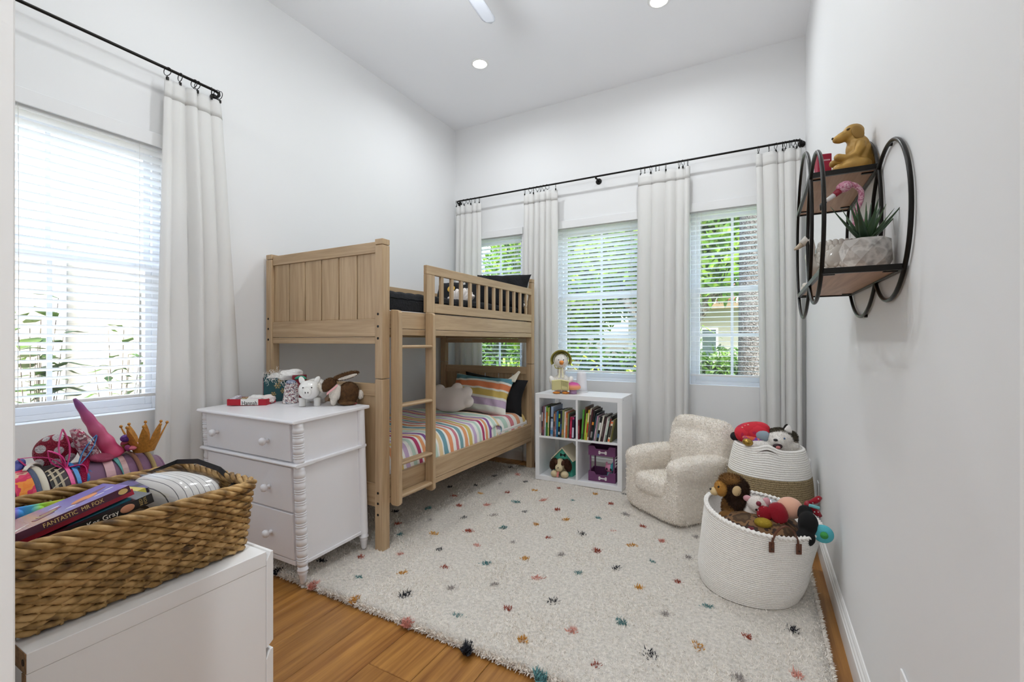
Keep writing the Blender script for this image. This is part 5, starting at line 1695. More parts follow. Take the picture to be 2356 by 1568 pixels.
t = thing('kitten_toy', 'pink and turquoise kitten toy with big dark eyes in the purple toy bunk', 'toy', kpos(.655, .125, o_ + .016), KA)
m_kp = mat('#cf86a6', .6); m_kt = mat('#3f9aa6', .6)
MB().ell((0, 0, .038), (.026, .024, .040)).ell((-.04, .0, .014), (.045, .018, .014)).build('body', mat('#6fa3b0', .6), t, smooth=True, remesh=.004)
MB().ell((0, -.006, .098), (.040, .034, .037), nu=24, nv=16).build('head', m_kp, t, smooth=True)
MB().ell((.020, -.006, .103), (.0215, .0335, .034)).build('head_patch', m_kt, t, smooth=True)
for s in (-1, 1):
    MB().lathe([(.014, 0), (.004, .024), (0, .026)], 12, (s * .027, -.004, .124)).build('ear', m_kp if s < 0 else m_kt, t, smooth=True)
    MB().ell((s * .017 - .001, -.037, .094), (.009, .004, .011)).build('eye', mat('#12101a', .1), t, smooth=True)
MB().ell((0, -.041, .084), (.0025, .002, .002)).build('nose', mat('#5a2838', .4), t, smooth=True)
MB().ell((.002, -.026, .048), (.010, .004, .010)).build('medal', mat('#b0504a', .4), t, smooth=True)

# ------------------------------------------------------------------ sherpa armchair
AL = (-.520, 3.535, RZ)
t = thing('armchair', 'child-sized cream sherpa armchair between the bookcase and the baskets', 'armchair', AL, R(-37.7))
m_sh = mat('#ece4d9', .97, bump=(75, 1.0, .010), var=(55, .10), Sheen_Weight=.3)
m_shf = mat('#f4ede3', .97)
hx = .275
base = MB().ell((0, -.01, .108), (hx - .010, .275, .108), None, 48, 24, .30).build('base', m_sh, t, smooth=True, remesh=.014, smoothit=4)
seat = MB().ell((0, -.065, .212), (.172, .240, .070), (R(-4), 0, 0), 40, 20, .42).build('seat_cushion', m_sh, t, smooth=True, remesh=.012, smoothit=3)
arms = []
for s in (-1, 1):
    q = MB().ell((s * .214, -.020, .20), (.060, .266, .198), None, 36, 20, .33).ell((s * .218, -.02, .372), (.082, .270, .078), None, 32, 18, .6).build('arm', m_sh, t, smooth=True, remesh=.013, smoothit=5)
    arms.append(q)
bb = MB().ell((0, .205, .34), (.262, .092, .335), (R(-7), 0, 0), 44, 26, .36).ell((0, .14, .40), (.20, .09, .17), (R(-8), 0, 0), 32, 18, .5).build('backrest', m_sh, t, smooth=True, remesh=.014, smoothit=6)
fuzz([base, seat] + arms + [bb], 52000, .0085, .0042, m_shf, t, name='fleece', droop=1.1, seed=21, zmin=.01)
# ------------------------------------------------------------------ coiled rope baskets
def rope_basket(loc, rows, prof, cols, label, top_dz=None, shift=None, name='rope_basket', ecc=(1, 1), rowh=.0098, dent=None, zp=1.5):
    """coiled rope: one scalloped wall per colour run. prof(v)->radius, cols=[(v0,v1,material)]"""
    t = thing(name, label, 'basket', loc)
    H = rows * rowh
    def pt(r, z, a):
        v = z / H
        dx, dy = (shift(v) if shift else (0, 0))
        zz = z + (top_dz(a) * v ** zp if top_dz else 0)
        k = 1 + (dent(a, v) if dent else 0)
        return (dx + r * k * ecc[0] * math.cos(a), dy + r * k * ecc[1] * math.sin(a), zz)
    n = 96
    for v0, v1, m in cols:
        i0, i1 = round(v0 * rows), round(v1 * rows)
        vs, fs = [], []
        ring = []
        for i in range(i0, i1):
            for k in range(6):
                q = k / 6
                z = (i + q) * rowh
                ring.append((prof((i + q) / rows) + .0042 * math.sin(PI * q) ** .6, z))
        ring.append((prof(i1 / rows), i1 * rowh))
        # inner skin back down
        ring += [(prof(i1 / rows) - .012, i1 * rowh), (prof(i0 / rows) - .012, i0 * rowh)]
        for r_, z in ring:
            for j in range(n): vs.append(pt(r_, z, 2 * PI * j / n))
        for i in range(len(ring) - 1):
            for j in range(n):
                fs.append((i * n + j, i * n + (j + 1) % n, (i + 1) * n + (j + 1) % n, (i + 1) * n + j))
        MB().add(vs, fs).build('rope_coil', m, t, smooth=True)
    MB().add([pt(prof(0) - .004, .004, 2 * PI * j / 48) for j in range(48)], [tuple(range(48))]).build('bottom', cols[0][2], t, solid=.008)
    return t, pt, H
m_rope = mat('#f0ece6', .9, bump=(240, .8, .003), var=(200, .10))
m_jute = splotch(['#7d6a4c', '#96825f', '#b09c78', '#8a7657'], 160, .9, bump=(260, 1, .005))
# near basket: sagging, right side lower
def tdz(a): return -.030 * math.cos(a - R(-35))
LBK = (-.045, 2.635, RZ)
prof1 = lambda v: .222 + .020 * math.sin(min(1, v * 3.5) * PI * .5) + .019 * v
t, pt1, H1 = rope_basket(LBK, 38, prof1, [(0, 1, m_rope)], 'near cream rope basket with leather handles full of toys', tdz, lambda v: (.052 * v ** 1.3, .012 * v), dent=lambda a, v: .012 * math.sin(3 * a + 1) * v + .010 * math.sin(2 * a + 9 * v) * (1 - v))
nb = 150
for s_ in range(3):
    path = []
    for j in range(nb):
        a = 2 * PI * j / nb
        ph = 2 * PI * 25 * j / nb + s_ * 2 * PI / 3
        p = Vector(pt1(prof1(1) - .004, H1, a))
        rd = Vector((math.cos(a), math.sin(a), 0))
        path.append(p + rd * (.0075 * math.sin(ph)) + Vector((0, 0, .006 + .0055 * math.sin(2 * ph))))
    MB().tube(path, .0062, 6, closed=True).build('braided_rim', m_rope, t, smooth=True)
m_lea = mat('#5c3420', .5, var=(90, .3))
def handle(t, a, half, up=.055):
    pts = []
    pA, pB = Vector(pt1(prof1(1) + .008, H1 - .035, a - half)), Vector(pt1(prof1(1) + .008, H1 - .035, a + half))
    rd = Vector((math.cos(a), math.sin(a), 0))
    for i in range(21):
        q = i / 20
        p = pA.lerp(pB, q) + rd * (.012 * math.sin(PI * q)) + Vector((0, 0, (up + .045) * math.sin(PI * min(1, max(0, q))) ** .55))
        pts.append(p)
    MB().ribbon(pts, rd.cross(Vector((0, 0, 1))) if False else (math.cos(a), math.sin(a), .15), .016, .004).build('handle', m_lea, t)
    for p in (pA, pB):
        MB().obox(p + rd * .002 + Vector((0, 0, -.004)), (.006, .024, .048), (0, 0, math.atan2(rd.y, rd.x))).build('handle_tab', m_lea, t, bevel=.002)
        MB().ell(p + rd * .006 + Vector((0, 0, -.012)), .0045, None, 10, 6).build('rivet', mat('#3a2a22', .4, .6), t, smooth=True)
handle(t, R(-66), R(13))
handle(t, R(108), R(13), .035)

def plush(name, label, loc, rz, cat='plush toy', rot=None):
    return thing(name, label, cat, loc, rz, 'toys in the rope baskets', rot)
# lion
la = facing(1672)
t = plush('plush_lion', 'brown plush lion with a dark mane sitting in the near rope basket', (-.138, 2.655, .358), la + R(-8))
m_l1 = mat('#7a5426', .95, var=(40, .25)); m_l2 = mat('#36200f', .95, var=(50, .3)); m_l3 = mat('#b9873f', .95); m_l4 = mat('#d2b98a', .95)
b1 = MB().ell((.035, .02, .05), (.075, .07, .085)).ell((.02, -.03, .01), (.05, .045, .05)).build('body', m_l1, t, smooth=True, remesh=.007)
b2 = MB().ell((.028, .0, .150), (.062, .058, .068)).ell((.045, .0, .09), (.055, .058, .06)).build('mane', m_l2, t, smooth=True, remesh=.007)
b5 = MB().ell((.008, -.012, .200), (.050, .045, .028)).build('mane_top', m_l1, t, smooth=True)
b3 = MB().ell((-.030, -.028, .155), (.036, .040, .042)).build('face', m_l3, t, smooth=True)
b4 = MB().ell((-.062, -.040, .136), (.024, .024, .022)).build('muzzle', m_l4, t, smooth=True)
MB().ell((-.080, -.046, .146), (.008, .010, .006)).build('nose', mat('#2b1a10', .4), t, smooth=True)
for yy in (-.062, -.012):
    MB().ell((-.040 if yy < -.03 else -.062, yy, .168), (.006, .005, .007)).build('eye', mat('#0d0806', .1), t, smooth=True)
MB().ell((.045, -.055, .160), (.022, .008, .027), (0, R(12), R(20))).build('ear', mat('#cdb184', .9), t, smooth=True)
MB().ell((.01, -.06, .02), (.05, .03, .028), (0, R(12), 0)).build('paw', m_l1, t, smooth=True)
fuzz([b2], 7000, .014, .002, m_l2, t, seed=31, down=.5)
fuzz([b1, b5], 5000, .010, .002, m_l1, t, seed=32, down=.3)
fuzz([b3], 1500, .006, .0016, m_l3, t, seed=33)
# white mouse
t = plush('plush_mouse', 'white plush mouse with a red nose beside the lion', (-.005, 2.60, .420), facing(1745))
m_mw = mat('#ddd5ce', .95, bump=(150, .5, .003)); m_mp = mat('#cf9aa0', .9)
b1 = MB().ell((0, 0, .045), (.048, .042, .040), (0, R(15), 0)).ell((-.02, .03, .0), (.05, .05, .05)).build('body', m_mw, t, smooth=True, remesh=.006)
fuzz([b1], 2500, .005, .0015, m_mw, t, seed=35)
MB().ell((.006, -.040, .062), (.012, .010, .012)).build('nose', mat('#7c1f33', .6), t, smooth=True)
for p_, r_ in (((-.045, .0, .068), (.020, .012, .016)), ((.040, -.005, .066), (.018, .012, .022)), ((.040, -.02, .028), (.014, .01, .016))):
    MB().ell(p_, r_).build('ear', m_mp, t, smooth=True)
MB().ell((-.004, -.041, .030), (.005, .004, .006)).build('eye', mat('#141414', .1), t, smooth=True)
# red spotted cloth doll clothes and other soft toys (no character)
m_redsq = dots('#b5102a', '#f0e8e4', 46, .16, .25, .2, 500)
t = plush('spotted_cushion', 'red sequinned toy cushion with white spots beside the leather handle', (.085, 2.555, .405), facing(1780))
MB().ell((0, 0, .048), (.040, .034, .050), (0, R(-20), 0), e=.8).build('body', m_redsq, t, smooth=True)
MB().ell((-.058, .0, .035), (.034, .026, .035), (0, R(15), 0), e=.8).build('flap', m_redsq, t, smooth=True)
t = plush('peach_cushion', 'peach velvet ball lying between the red toys in the near basket', (.135, 2.605, .425), facing(1815))
MB().ell((0, 0, .045), (.058, .05, .052)).build('body', mat('#d9a58c', .9, Sheen_Weight=.3), t, smooth=True)
t = plush('black_plush', 'black velvet soft toy slumped over the near basket rim', (.205, 2.535, .375), facing(1850))
MB().ell((0, 0, .055), (.042, .048, .058)).ell((-.01, -.028, .0), (.040, .034, .042)).ell((-.012, .035, .09), (.034, .03, .040)).build('body', mat('#060607', .95), t, smooth=True, remesh=.006)
t = plush('red_bow', 'shiny red bow with white spots on top of the near basket', (.205, 2.600, .450), facing(1868), 'toy')
for s, r_ in ((-1, .9), (1, 1)):
    MB().grid(lambda u, v: (.008 + (.052 * v) * 1, .020 * math.sin(u * 2 * PI) * (.4 + v) * (1 - .92 * v ** 5), .05 + s * (.012 + .030 * v) + .018 * math.cos(u * 2 * PI) * (.35 + v) * (1 - .92 * v ** 5)), 20, 8, closeu=True).build('bow_loop', m_redsq, t, smooth=True, solid=.003)
MB().ell((.004, 0, .05), (.016, .018, .020)).build('bow_knot', mat('#8c0f22', .4), t, smooth=True)
MB().obox((.030, -.020, .052), (.045, .012, .014), (0, R(8), 0)).build('teal_band', mat('#6fb3b8', .5), t, bevel=.004)
t = plush('turquoise_ball', 'turquoise plush disc with a green centre hanging over the near basket rim', (.262, 2.520, .400), facing(1872), 'toy')
o_new = MB().lathe([(0, -.012), (.036, -.011), (.042, 0), (.036, .011), (0, .012)], 30).build('disc', mat('#55b3bf', .9, bump=(160, .6, .004)), t, smooth=True)
o_new.matrix_local = Matrix.Rotation(R(90), 4, 'X')
o_new = MB().lathe([(0, 0), (.015, .001), (.016, .009), (0, .012)], 20).build('centre', mat('#3f9a4a', .8), t, smooth=True)
o_new.matrix_local = Matrix.Translation((.004, -.011, 0)) @ Matrix.Rotation(R(90), 4, 'X')
t = plush('gold_egg', 'yellow gold sequinned egg low in the near basket', (.020, 2.505, .398), 0, 'toy')
MB().ell((0, 0, .012), (.040, .026, .024)).build('body', mat('#b79a2e', .3, .5, bump=(400, 1, .005)), t, smooth=True)
t = plush('silver_bag', 'crinkled silver wrapping beside the mouse in the near basket', (.055, 2.665, .430), 0, 'wrapping')
MB().grid(crumple(.035, 71, 1.1, .7, .5), 30, 18, closeu=True).build('foil', mat('#c7c9cc', .2, .8), t)
t = plush('toy_heap', 'dark heap of soft toys filling the near basket below the lion', (.0, 2.645, .105), 0, 'toys')
MB().ell((0, 0, .15), (.205, .205, .17), e=.7).build('heap', splotch(['#5b4630', '#4a3624', '#7a5a3c', '#3a2a22', '#6a2a30'], 14, .9), t, smooth=True)

# far basket with the jute belt
UB = (.058, 3.425, RZ)
def prof2(v): return .205 + .050 * math.sin(PI * (.12 + .72 * v)) - .030 * v ** 2.2
rows2 = 46
def tdz2(a): return .030 * max(0, math.cos(a - R(-92))) ** 30 - .006 * math.cos(a)
t, pt2, H2 = rope_basket(UB, rows2, prof2, [(0, .44, m_rope), (.44, .69, m_jute), (.69, 1, m_rope)], 'far white rope basket with a woven jute belt against the wall', tdz2, None, rowh=.0126, zp=9)
MB().add([Vector(pt2(prof2(.96) + .006, H2 * .945 + .012 * math.sin(PI * i / 12) * (1 if k else -.6), R(-92 + (i - 6) * 3.0))) for k in range(2) for i in range(13)], [tuple(list(range(13)) + list(range(25, 12, -1)))]).build('handle_slot', mat('#6a6057', .95), t)
t = plush('toy_heap', 'white soft toys filling the far rope basket', (.055, 3.425, .25), 0, 'toys')
MB().ell((0, 0, .19), (.175, .175, .16), e=.75).build('heap', mat('#e4e0dc', .95), t, smooth=True)
# red plush
t = plush('red_plush', 'red soft toy with a grey patch lying in the far basket', (-.035, 3.425, .625), facing(1727))
b1 = MB().ell((0, 0, .055), (.110, .080, .068), (0, R(-12), 0), 28, 18, .85).build('body', splotch(['#c41f30', '#d0283a', '#b31a44'], 12, .85, bump=(160, .4, .003)), t, smooth=True)
MB().ell((.045, -.052, .052), (.062, .030, .040), (0, R(16), 0)).build('face_patch', mat('#93a2ae', .85), t, smooth=True)
MB().ell((.0, -.066, .022), (.062, .022, .022), (0, R(10), 0)).build('rainbow_patch', splotch(['#b23a8a', '#d8633a', '#7a3fa0', '#e07a5a'], 24, .85), t, smooth=True)
MB().ell((-.105, .0, .018), (.030, .028, .030)).build('ear', mat('#17151a', .9), t, smooth=True)
for k in range(7):
    MB().ell((-.06 + k * .017, -.058 + .012 * (k % 2), .092 + .010 * (k % 3)), (.0055, .003, .004)).build('spot', mat('#e6a59a', .8), t, smooth=True)
# husky
t = plush('plush_husky', 'grey and white plush husky with an open mouth in the far basket', (.120, 3.385, .600), facing(1797) + R(14))
m_hw = mat('#e6e1db', .95); m_hg = mat('#4d4638', .95, var=(50, .3)); m_hm = mat('#2a1216', .5)
b1 = MB().ell((0, 0, .055), (.072, .062, .060)).ell((-.022, -.045, .050), (.038, .036, .033)).ell((.03, .02, .02), (.085, .06, .05)).ell((-.12, -.01, .0), (.08, .05, .045)).build('head', m_hw, t, smooth=True, remesh=.007)
b2 = MB().ell((.012, .018, .088), (.070, .050, .034), (0, R(12), 0)).ell((.075, .02, .060), (.030, .036, .045)).build('fur_cap', m_hg, t, smooth=True, remesh=.007)
fuzz([b1], 6000, .008, .0018, m_hw, t, seed=41); fuzz([b2], 4500, .010, .0018, m_hg, t, seed=42)
MB().ell((-.042, -.078, .066), (.013, .009, .008)).build('nose', mat('#0d0d0f', .3), t, smooth=True)
MB().ell((-.030, -.076, .026), (.028, .014, .018)).build('mouth', m_hm, t, smooth=True)
MB().ell((-.030, -.086, .022), (.014, .009, .010)).build('tongue', mat('#c77a78', .6), t, smooth=True)
MB().ell((.012, -.060, .074), (.006, .005, .006)).build('eye', mat('#3d5a80', .15), t, smooth=True)
for ex_, ey_ in ((.045, .0),):
    e = MB().lathe([(.026, 0), (.022, .022), (.010, .046), (0, .054)], 16, (0, 0, 0), 1, .45).build('ear', m_hw, t, smooth=True)
    e.matrix_local = Matrix.Translation((ex_, ey_, .100)) @ Matrix.Rotation(R(8), 4, 'Y')
    o_new = MB().lathe([(.028, 0), (.024, .022), (.012, .048), (0, .058)], 16, (0, 0, 0), 1, .35).build('ear_back', mat('#1c1915', .95), t, smooth=True)
    o_new.matrix_local = Matrix.Translation((ex_ - .006, ey_ + .008, .100)) @ Matrix.Rotation(R(4), 4, 'Y')
t = plush('gold_egg', 'shiny gold egg resting on the white toys in the far basket', (-.060, 3.262, .625), 0, 'toy')
MB().ell((0, 0, .018), (.032, .025, .024), (0, R(10), 0)).build('body', mat('#a8863f', .2, .8), t, smooth=True)

# ------------------------------------------------------------------ wall shelf: overlapping black rings and two boards
SX0, SX1 = .150, .325
t = thing('wall_shelf', 'black metal wall shelf of overlapping rings with two wooden boards', 'wall shelf', (XR, 1.9, 1.65))
SL = Matrix.Translation((-XR, -1.9, -1.65))
ringA = (1.645, 1.628, .222); ringB = (2.030, 1.680, .302)
for X_ in (SX0, SX1):
    for (cy, cz, rr) in (ringA, ringB):
        MB(SL).tube([(X_, cy + rr * math.cos(2 * PI * i / 72), cz + rr * math.sin(2 * PI * i / 72)) for i in range(72)], .0055, 10, closed=True).build('ring', m_black, t, smooth=True)
oak = wood('Y', '#a07c60', '#bd987a', .5, 1.2)
for z_, y0_, y1_ in ((1.826, 1.772, 2.290), (1.474, 1.485, 2.250)):
    MB(SL).box(SX0 + .002, SX1 - .002, y0_ + .006, y1_ - .006, z_ + .002, z_ + .012).build('board', oak, t)
    fr = MB(SL)
    for yy in (y0_, y1_): fr.box(SX0, SX1, yy - .006, yy + .006, z_ - .003, z_ + .013)
    for xx in (SX0, SX1): fr.box(xx - .005, xx + .005, y0_, y1_, z_ - .003, z_ + .013)
    fr.build('board_frame', m_black, t, bevel=.001)
    for yy in (y0_ + .035, y1_ - .06):
        for xx in (SX0 + .005, SX1 - .035):
            MB(SL).box(xx, xx + .030, yy, yy + .010, z_ - .002, z_ + .002).build('clip', m_black, t)
for yy, zz in ((1.98, 1.378),):
    MB(SL).tube([(SX1, yy, zz), (XR, yy, zz)], .006, 8).build('wall_mount', m_black, t)
MB(SL).tube([(SX1, 1.645, 1.850), (XR, 1.645, 1.850)], .006, 8).build('wall_mount', m_black, t)
GS = 'ornaments on the wall shelf'
zU, zLo = 1.826 + .013, 1.474 + .013
# sitting dog statue, legs crossed, facing into the room
t = thing('dog_statue', 'golden dog statue sitting cross-legged on the top board of the wall shelf', 'statue', (.272, 1.872, zU), R(6), GS)
m_gs = mat('#a9833c', .45, .25, bump=(60, .3, .004), var=(25, .22))
d_ = MB()
d_.ell((.026, 0, .055), (.042, .045, .056), nu=24, nv=16).ell((.018, 0, .092), (.033, .038, .042), (0, R(6), 0)).ell((.012, 0, .122), (.025, .026, .028)).ell((.006, 0, .148), (.031, .027, .027))
d_.ell((-.022, 0, .138), (.026, .0175, .0165), (0, R(-20), 0)).ell((-.038, 0, .131), (.015, .0145, .0125)).ell((-.026, 0, .128), (.020, .0135, .010), (0, R(-14), 0))
for s in (-1, 1):
    d_.tube([(.018, s * .034, .102), (.014, s * .041, .080), (.004, s * .042, .060), (-.018, s * .036, .053), (-.038, s * .030, .058)], [.014, .015, .0135, .012, .013], 12)
    d_.ell((-.042, s * .029, .060), (.014, .013, .013))
    d_.ell((.002, s * .040, .024), (.044, .022, .024), (0, 0, R(s * 12))).ell((-.038, s * .026, .020), (.022, .022, .019))
d_.build('body', m_gs, t, smooth=True, remesh=.0038, smoothit=2)
for s in (-1, 1):
    MB().ell((.012, s * .0265, .137), (.016, .0055, .025), (R(s * 6), R(-22), 0)).build('ear', mat('#8f6c2c', .5, .2), t, smooth=True)  # ears coloured darker in place of crease shade, for contrast
    MB().ell((-.013, s * .0215, .153), (.006, .003, .003), (0, R(-25), 0)).build('eye', mat('#4a3314', .5), t, smooth=True)
    for k in range(3):
        MB().ell((-.044 + k * .004, s * .030 - .006 + k * .006, .064), (.004, .004, .006)).build('toe', m_gs, t, smooth=True)
MB().ell((-.0515, 0, .136), (.0035, .0055, .004)).build('nose', mat('#2b2013', .4), t, smooth=True)
t = thing('red_card_box', 'small crimson box behind the dog statue', 'box', (.203, 1.960, zU), R(10), GS)
MB().box(-.022, .022, -.02, .02, 0, .116).build('box', mat('#a3123a', .5), t, bevel=.003)
MB().box(-.014, .016, -.0206, -.020, .090, .095).build('printed_line', mat('#e0b0bc', .5), t)
t = thing('red_sprig', 'small red trinket beside the front ring of the wall shelf', 'trinket', (.170, 2.02, zU), 0, GS)
MB().grid(crumple(.012, 91, 1, .9, .6), 18, 10, closeu=True).build('body', mat('#a01c3c', .6), t)
# succulent in faceted concrete pot
t = thing('potted_succulent', 'spiky green succulent in a faceted grey concrete pot', 'potted plant', (.266, 1.602, zLo), R(20), GS)
m_con = splotch(['#8f8b86', '#b3afaa', '#c4c0ba', '#a8a29c'], 34, .85, bump=(120, .4, .0006), const=False)
pv, pf = [], []
NP = 7
for i, (z_, r_, off) in enumerate(((0, .053, 0), (.028, .060, .5), (.062, .0615, 0), (.088, .057, .5))):
    for j in range(NP):
        a = 2 * PI * (j + off) / NP
        pv.append((r_ * math.cos(a), r_ * math.sin(a), z_))
for i in range(3):
    for j in range(NP):
        a, b = i * NP + j, i * NP + (j + 1) % NP
        c, d2 = (i + 1) * NP + (j + 1) % NP, (i + 1) * NP + j
        if i % 2 == 0: pf += [(a, b, d2), (b, c, d2)]
        else: pf += [(a, b, c), (a, c, d2)]
pf.append(tuple(range(NP))[::-1]); pf.append(tuple(range(3 * NP, 4 * NP)))
MB().add(pv, pf).build('pot', m_con, t, bevel=.003)
MB().lathe([(0, .0895), (.046, .0895)], 20, cap=False).build('soil', mat('#3a2f25', .95), t)
g = random.Random(15)
m_suc = [mat('#2f4a2c', .45), mat('#3b5a33', .45), mat('#26402a', .45)]
for k in range(22):
    a = 2 * PI * k * .381966
    el = R(86 - 50 * (k / 21) ** .9)
    L = .090 + .022 * (k / 21) + g.uniform(-.008, .012)
    pts, wd = [], []
    for i in range(9):
        q = i / 8
        r_ = .006 + L * q * math.cos(el); z_ = .086 + L * q * math.sin(el) + .020 * q * q * (1 if k > 14 else .2)
        pts.append((r_ * math.cos(a), r_ * math.sin(a), z_))
        wd.append(.0085 * (1 - q) ** .6 * (.7 + .6 * math.sin(PI * min(1, q + .25))) + .0006)
    MB().tube(pts, wd, 6, flat=(1, .42)).build('leaf', m_suc[k % 3], t, smooth=True)
# swan planter with feather scales
t = thing('swan_planter', 'glossy pale ceramic swan planter with feather relief', 'planter', (.222, 1.885, zLo), R(8), GS)
t.scale = (1.18, 1.18, 1.30)
m_sw = mat('#c2bcb2', .15, Coat_Weight=.5)
MB().lathe([(.034, 0), (.046, .012), (.053, .045), (.050, .080), (.042, .104), (.036, .106), (.030, .09)], 36, (.012, 0, 0), 1.0, .82).build('body', m_sw, t, smooth=True)
for i in range(7):
    zc_ = .020 + i * .0135
    rr_ = {0: .050, 1: .053, 2: .0545, 3: .0540, 4: .0525, 5: .0495, 6: .0455}[i]
    nn_ = 20
    for j in range(nn_):
        a = 2 * PI * (j + .5 * (i % 2)) / nn_
        if i == 0 and j == 0:
            f0 = MB().ell((0, 0, 0), (.0035, .0092, .0100), nu=10, nv=8).build('feather', m_sw, t, smooth=True); o = f0
        else:
            o = dup(f0, t)
        o.location = (.012 + rr_ * math.cos(a), rr_ * .82 * math.sin(a), zc_)
        o.rotation_euler = (0, R(-6), a)
for s in (-1, 1):
    MB().ell((.014, s * .040, .066), (.044, .008, .030), (0, R(-22), 0)).build('wing', m_sw, t, smooth=True)
np_ = [(-.034, 0, .030), (-.050, 0, .050), (-.056, 0, .075), (-.052, 0, .098), (-.056, 0, .114), (-.066, 0, .118), (-.076, 0, .108)]
MB().tube(np_, [.018, .0155, .0125, .0105, .0115, .0125, .009], 14).build('neck', m_sw, t, smooth=True)
MB().tube([(-.076, 0, .108), (-.088, 0, .099), (-.096, 0, .095)], [.008, .0055, .002], 10).build('bill', mat('#b5a58f', .2), t, smooth=True)
# beaded flamingo
t = thing('beaded_flamingo', 'pink beaded flamingo standing behind the succulent', 'figurine', (.290, 1.775, zLo), R(12), GS)
m_fl = splotch(['#c9708f', '#e3a0b6', '#d58aa4', '#efc4d0'], 260, .3, bump=(420, 1, .006), voronoi=True)
def bez(ps, n=24):
    out = []
    P_ = [Vector(p) for p in ps]
    for i in range(n + 1):
        q = i / n * (len(P_) - 1); k = min(int(q), len(P_) - 2); f = q - k
        p0, p1, p2, p3 = P_[max(k - 1, 0)], P_[k], P_[k + 1], P_[min(k + 2, len(P_) - 1)]
        out.append(.5 * ((2 * p1) + (p2 - p0) * f + (2 * p0 - 5 * p1 + 4 * p2 - p3) * f * f + (3 * p1 - p0 - 3 * p2 + p3) * f ** 3))
    return out
MB().ell((.0, 0, .155), (.038, .024, .028), (0, R(30), 0)).build('body', m_fl, t, smooth=True)
MB().tube(bez([(-.020, 0, .160), (-.022, 0, .205), (-.008, 0, .245), (-.008, 0, .275), (-.026, 0, .295), (-.046, 0, .297)]), .0078, 10).build('neck', m_fl, t, smooth=True)
MB().ell((-.052, 0, .292), (.024, .015, .017), (0, R(-22), 0)).build('head', m_fl, t, smooth=True)
MB().tube([(-.066, 0, .280), (-.080, 0, .268)], [.011, .009], 10).build('bill_band', mat('#8e1f33', .3), t, smooth=True)
MB().tube([(-.080, 0, .268), (-.104, 0, .250)], [.008, .006], 10).build('bill', mat('#d8d4d2', .4), t, smooth=True)
MB().tube([(-.104, 0, .250), (-.115, 0, .238), (-.117, 0, .222)], [.0065, .006, .002], 8).build('bill_tip', mat('#141414', .4), t, smooth=True)
for s in (-1, 1):
    MB().tube([(.0, s * .008, .14), (.002, s * .008, .07), (0, s * .01, .002)], .0028, 6).build('leg', m_fl, t, smooth=True)
    MB().ell((-.006, s * .01, .003), (.014, .007, .003)).build('foot', m_fl, t, smooth=True)
t = thing('shell_ornament', 'small pale shell ornament at the far end of the lower board', 'ornament', (.182, 2.175, zLo), 0, GS)
MB().grid(crumple(.026, 95, 1, .8, .3), 28, 16, closeu=True).build('body', mat('#d2c9bd', .3), t, smooth=True)
t = thing('glass_trinket', 'small dark bead ring near the front of the lower board', 'trinket', (.176, 1.90, zLo), 0, GS)
MB().tube([(.010 * math.cos(2 * PI * i / 20), .0, .012 + .010 * math.sin(2 * PI * i / 20)) for i in range(20)], .003, 8, closed=True).build('ring', mat('#2a2420', .3, .4), t, smooth=True)
# ------------------------------------------------------------------ the garden outside
def leafmat(c1, c2, c3, tr=.35):
    m = splotch([c1, c2, c3], 3.0, .5, const=False)
    n = m.node_tree
    b = n.nodes['Principled BSDF']; o = n.nodes['Material Output']
    cr = [q for q in n.nodes if q.type == 'VALTORGB'][0]
    t_ = n.nodes.new('ShaderNodeBsdfTranslucent'); n.links.new(cr.outputs[0], t_.inputs[0])
    mx = n.nodes.new('ShaderNodeMixShader'); mx.inputs[0].default_value = tr
    n.links.new(b.outputs[0], mx.inputs[1]); n.links.new(t_.outputs[0], mx.inputs[2]); n.links.new(mx.outputs[0], o.inputs[0])
    return m
def leaves(name, blobs, n, size, m, parent, seed=1, aspect=.45):
    """folded leaf shapes filling ellipsoids [(centre, radii)]"""
    g = np.random.default_rng(seed)
    vol = np.array([b[1][0] * b[1][1] * b[1][2] for b in blobs]); cnt = (n * vol / vol.sum()).astype(int)
    Ps = []
    for (c, r), k in zip(blobs, cnt):
        d = g.normal(size=(k, 3)); d /= np.linalg.norm(d, axis=1)[:, None]
        Ps.append(np.array(c) + d * np.array(r) * (g.random(k)[:, None] ** .4))
    P = np.concatenate(Ps); k = len(P)
    a = g.normal(size=(k, 3)); a[:, 2] -= .4; a /= np.linalg.norm(a, axis=1)[:, None]
    b = np.cross(a, g.normal(size=(k, 3))); b /= np.linalg.norm(b, axis=1)[:, None]
    nn = np.cross(a, b)
    L = size * (.6 + .8 * g.random(k))[:, None]
    V = np.stack([P, P + a * L * .45 + b * L * aspect * .5 + nn * L * .10, P + a * L, P + a * L * .45 - b * L * aspect * .5 + nn * L * .10], 1).reshape(-1, 3)
    i = np.arange(k) * 4
    tri = np.stack([i, i + 1, i + 2, i, i + 2, i + 3], 1).reshape(-1)
    me = bpy.data.meshes.new(name)
    me.vertices.add(len(V)); me.vertices.foreach_set('co', V.astype(np.float32).ravel())
    me.loops.add(len(tri)); me.loops.foreach_set('vertex_index', tri.astype(np.int32))
    me.polygons.add(k * 2); me.polygons.foreach_set('loop_start', np.arange(0, k * 6, 3, dtype=np.int32))
    me.update(calc_edges=True); me.validate()
    me.materials.append(m)
    o = bpy.data.objects.new(name, me); C.objects.link(o); o.parent = parent
    o['kind'] = 'stuff'
    return o
GZ = -.35
struct('ground', MB().box(-30, 30, D + T + .01, 45, GZ - .1, GZ), mat('#4d6a2c', .95, var=(3, .3)))
struct('ground_back_bounce', MB().box(-6.0, 8, D + T + .012, 6.3, GZ - .02, GZ + .02), mat('#d5d1c8', .9, var=(3, .06)))  # pale strip added to bounce daylight up onto the back blinds' slats
